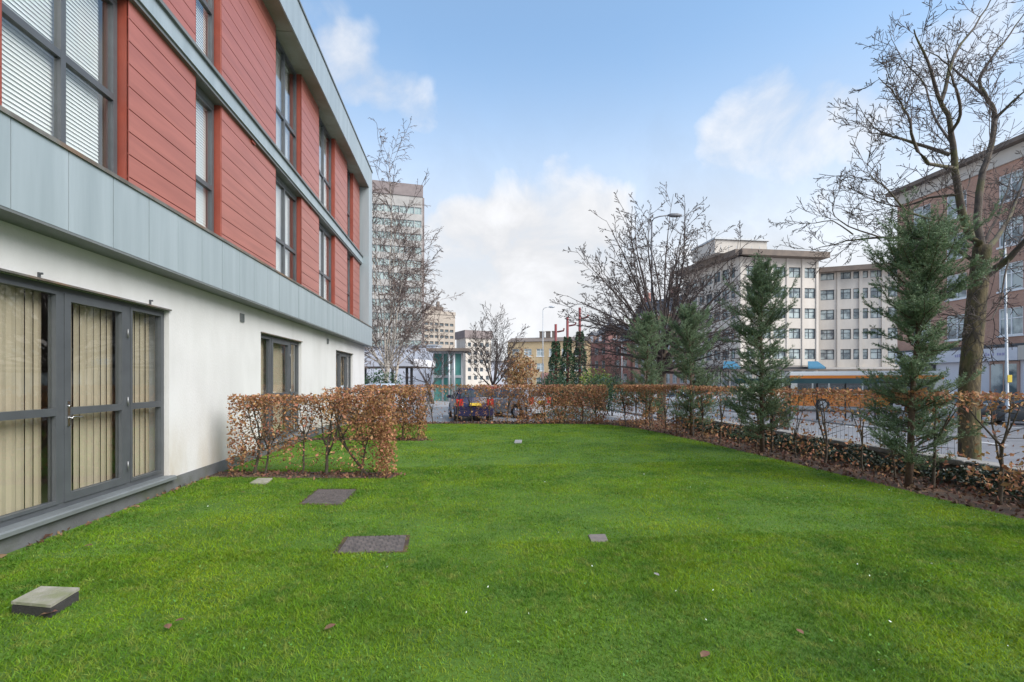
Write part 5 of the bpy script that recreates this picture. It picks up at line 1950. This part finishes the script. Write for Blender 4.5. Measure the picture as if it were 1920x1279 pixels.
# cream stone office: far wing, front, right block -------------------------------------
t = thing('office_block', 'cream stone office block with brown overhanging eaves and many windows', 'building', XY(1430, 84))
A, B, C_ = XY(1283, 95), XY(1387, 80.5), XY(1534, 82.5)
EAVE = 22.0
rws = [(5.0 + k * 3.45, 5.0 + k * 3.45 + 1.75) for k in range(5)]
La, Lb = (B - A).length, (C_ - B).length
xa, _ = facade(t, A, B, 3.9, EAVE, 13, rws, even(La, 7, 2.3, .4), 'cream_stone', 'frame_far', 'glass_light', nm=2, back=True)
xb, _ = facade(t, B, C_, 3.9, EAVE, 13, rws, even(Lb, 5, 2.3, .3), 'cream_stone', 'frame_far', 'glass_light', nm=2)
for xx, Lx, n in ((xa, La, 7), (xb, Lb, 6)):
    b = MB(xx)
    b.box((0, -.5, -1.2), (Lx, -.1, 3.88)); b.build('ground_wall', M['cream_stone'], t)
    for u0, u1 in even(Lx, n, 1.5, .4):
        w = MB(xx); w.box((u0, -.12, -.6), (u1, -.06, 3.0)); wi = w.build('ground_window', M['frame_far'], t)
        g = MB(xx); g.box((u0 + .1, -.07, -.5), ((u0 + u1) / 2 - .05, -.04, 2.9)); g.box(((u0 + u1) / 2 + .05, -.07, -.5), (u1 - .1, -.04, 2.9)); g.build('pane', M['glass_light'], wi)
    b = MB(xx); b.box((-.2, -.05, 3.3), (Lx + .2, 1.5, 3.66)); b.build('entrance_canopy', M['black_frame'], t)
    b = MB(xx); b.box((-.6, -13.2, EAVE + .01), (Lx + .9, 1.6, EAVE + .95)); b.build('eaves', M['roof_brown'], t)
mat('sign_blue', (0.025, 0.14, 0.24), rough=.5)
for px, d in ((1367, 80), (1525, 80)):
    c = XY(px, d); z = CAMZ - (683 - HOR) / F * d
    b = MB(); b.poly([(c.x - 1.5, c.y - .8, z - .45), (c.x + 1.5, c.y - .8, z - .45), (c.x + 1.2, c.y + .5, z + .5), (c.x - .6, c.y + .5, z + .5)]); b.poly([(c.x - 1.5, c.y - .8, z - .75), (c.x + 1.5, c.y - .8, z - .75), (c.x + 1.5, c.y - .8, z - .45), (c.x - 1.5, c.y - .8, z - .45)]); b.poly([(c.x - 1.5, c.y - .8, z - .75), (c.x - 1.5, c.y - .8, z - .45), (c.x - .6, c.y + .5, z + .5), (c.x - .6, c.y + .5, z - .75)]); b.build('awning', M['sign_blue'], t)
b = MB(xb); b.box((-3.5, -9, EAVE + .96), (Lb * .42, -1.6, EAVE + 3.2)); b.build('penthouse', M['cream_stone'], t)
b = MB(xb); b.box((-3.7, -9.2, EAVE + 3.21), (Lb * .42 + .3, -1.3, EAVE + 3.5)); b.build('penthouse_roof', M['lamp_grey'], t)
b = MB(xb)
for k in range(9):
    a = -3.0 + k * 1.4
    b.tube([xb(a, -.6, EAVE + .95) if False else (a, -.6, EAVE + .95), (a, -.6, EAVE + 2.0)], .04, 4)
b.build('roof_railing', M['lamp_grey'], t)
# pilasters
for xx, Lx, n in ((xa, La, 7), (xb, Lb, 5)):
    for k in range(n + 1):
        a = min(max(Lx * k / n, .25), Lx - .25)
        b = MB(xx); b.box((a - .22, .001, 3.9), (a + .22, .16, EAVE)); b.build('pilaster', M['cream_stone'], t)

t = thing('office_annexe', 'cream stone annexe right of the main office block', 'building', XY(1590, 84))
A2, B2 = XY(1532, 84.5), XY(1700, 80)
Lc = (B2 - A2).length
xc, _ = facade(t, A2, B2, -1.2, 20.0, 13, [(-.4, 2.6)] + rws, even(Lc, 5, 2.1, .3), 'cream_stone', 'frame_far', 'glass_light', nm=2)
b = MB(xc); b.box((.1, -13.2, 20.01), (Lc + .5, 1.5, 20.8)); b.build('eaves', M['roof_brown'], t)
b = MB(xc); b.box((-.1, -.05, 3.3), (Lc + .2, 1.3, 3.62)); b.build('entrance_canopy', M['cream_stone'], t)
for k in range(5):
    a = min(max(Lc * k / 4, .25), Lc - .25)
    b = MB(xc); b.box((a - .25, .001, -1.2), (a + .25, .2, 20.0)); b.build('pilaster', M['cream_stone'], t)

# brick building on the right ------------------------------------------------------------
BX = 39.0
p0, p1 = Vector((BX, 39.6, 0)), Vector((BX, 14.0, 0))
t = thing('brick_building', 'red brick building with white windows and shops at the right edge', 'building', (BX, 30, -1))
Lt = (p1 - p0).length
ccs = [39.6 - y for y in (37.3, 34.4, 30.6, 26.7, 22.9, 19.0, 15.8)]
rws = [(4.65 + k * 3.22, 4.65 + k * 3.22 + 1.95) for k in range(4)]
xf, L_ = facade(t, p0, p1, 4.0, 18.0, 12, rws, [(c - .78, c + .78) for c in ccs], 'brick_red', 'white_frame', 'glass_light', rec=.16, nm=2, sill='white_frame')
b = MB(xf); b.box((-.15, -12.1, 17.0), (L_, .14, 18.02)); b.build('frieze', M['cream_stone'], t)
b = MB(xf); b.box((-.5, -12.4, 18.04), (L_, .7, 18.35)); b.build('roof_edge', M['roof_brown'], t)
b = MB(xf); b.box((.05, -.4, -1.5), (L_, -.15, 4.0)); b.build('shop_wall', M['white_panel'], t)
b = MB(xf); b.box((0, -.14, 2.85), (3.6, .22, 3.85)); b.build('shop_fascia', M['white_panel'], t)
b = MB(xf); b.box((3.62, -.14, 2.85), (9.6, .22, 3.75)); fs = b.build('shop_fascia', M['white_panel'], t)
b = MB(xf); b.box((9.62, -.14, 2.85), (L_, .22, 3.85)); b.build('shop_fascia', M['cream_stone'], t)
b = MB(xf); b.box((0, -.1, 3.86), (L_, .16, 4.02)); b.build('string_course', M['frame_far'], t)
mat('lettering', (0.36, 0.34, 0.52), rough=.6)
r = random.Random(9)
b = MB(xf)
a = 5.3
while a < 8.9:
    w_ = r.uniform(.07, .15); h_ = r.uniform(.16, .26)
    b.box((a, .222, 3.22), (a + w_, .235, 3.22 + h_))
    a += w_ + r.choice((.05, .06, .05, .22))
b.build('lettering', M['lettering'], fs)
for k, (u0, u1) in enumerate(((.4, 1.6), (2.0, 3.4), (7.6, 9.5), (10.2, 13.2), (13.8, 17.4), (18, 22))):
    w = MB(xf); w.box((u0, -.15, -1.0), (u1, -.02, 2.8)); wi = w.build('shop_window', M['pink_stone' if k > 1 else 'black_frame'], t)
    g = MB(xf); mm = (u0 + u1) / 2
    g.box((u0 + .12, -.03, -.1), (mm - .05, .0, 2.6)); g.box((mm + .05, -.03, -.1), (u1 - .12, .0, 2.6)); g.build('pane', M['glass_light' if k > 1 else 'glass_far'], wi)

# plain far roofs so that the street closes at the horizon
for k, (x0, x1, d, h, mm, lab) in enumerate(((560, 700, 190, 14, 'cream_dark', 'far beige terrace seen between tower and birches'), (838, 960, 210, 9, 'white_panel', 'far white low building behind the bushy headed tree'),
                                             (1085, 1190, 170, 8, 'ochre', 'far ochre building behind the yellow green bush'), (1640, 1760, 120, 15, 'pink_stone', 'far pink stone building between annexe and brick building'))):
    p0, p1 = XY(x0, d), XY(x1, d * .97)
    t = thing('far_building', lab, 'building', (p0 + p1) / 2, 'far buildings closing the street')
    Lt = (p1 - p0).length
    nf = int(h / 3.2)
    xf, L_ = facade(t, p0, p1, -1.5, h, 10, [(1.0 + q * 3.1, 2.7 + q * 3.1) for q in range(nf)], even(Lt, max(3, int(Lt / 4)), 1.7, .4), mm, 'white_frame', 'glass_light', nm=1, cross=False)
    b = MB(xf); b.box((-.4, -10.3, h + .01), (L_ + .4, .5, h + .6)); b.build('roof', M['slate'], t)
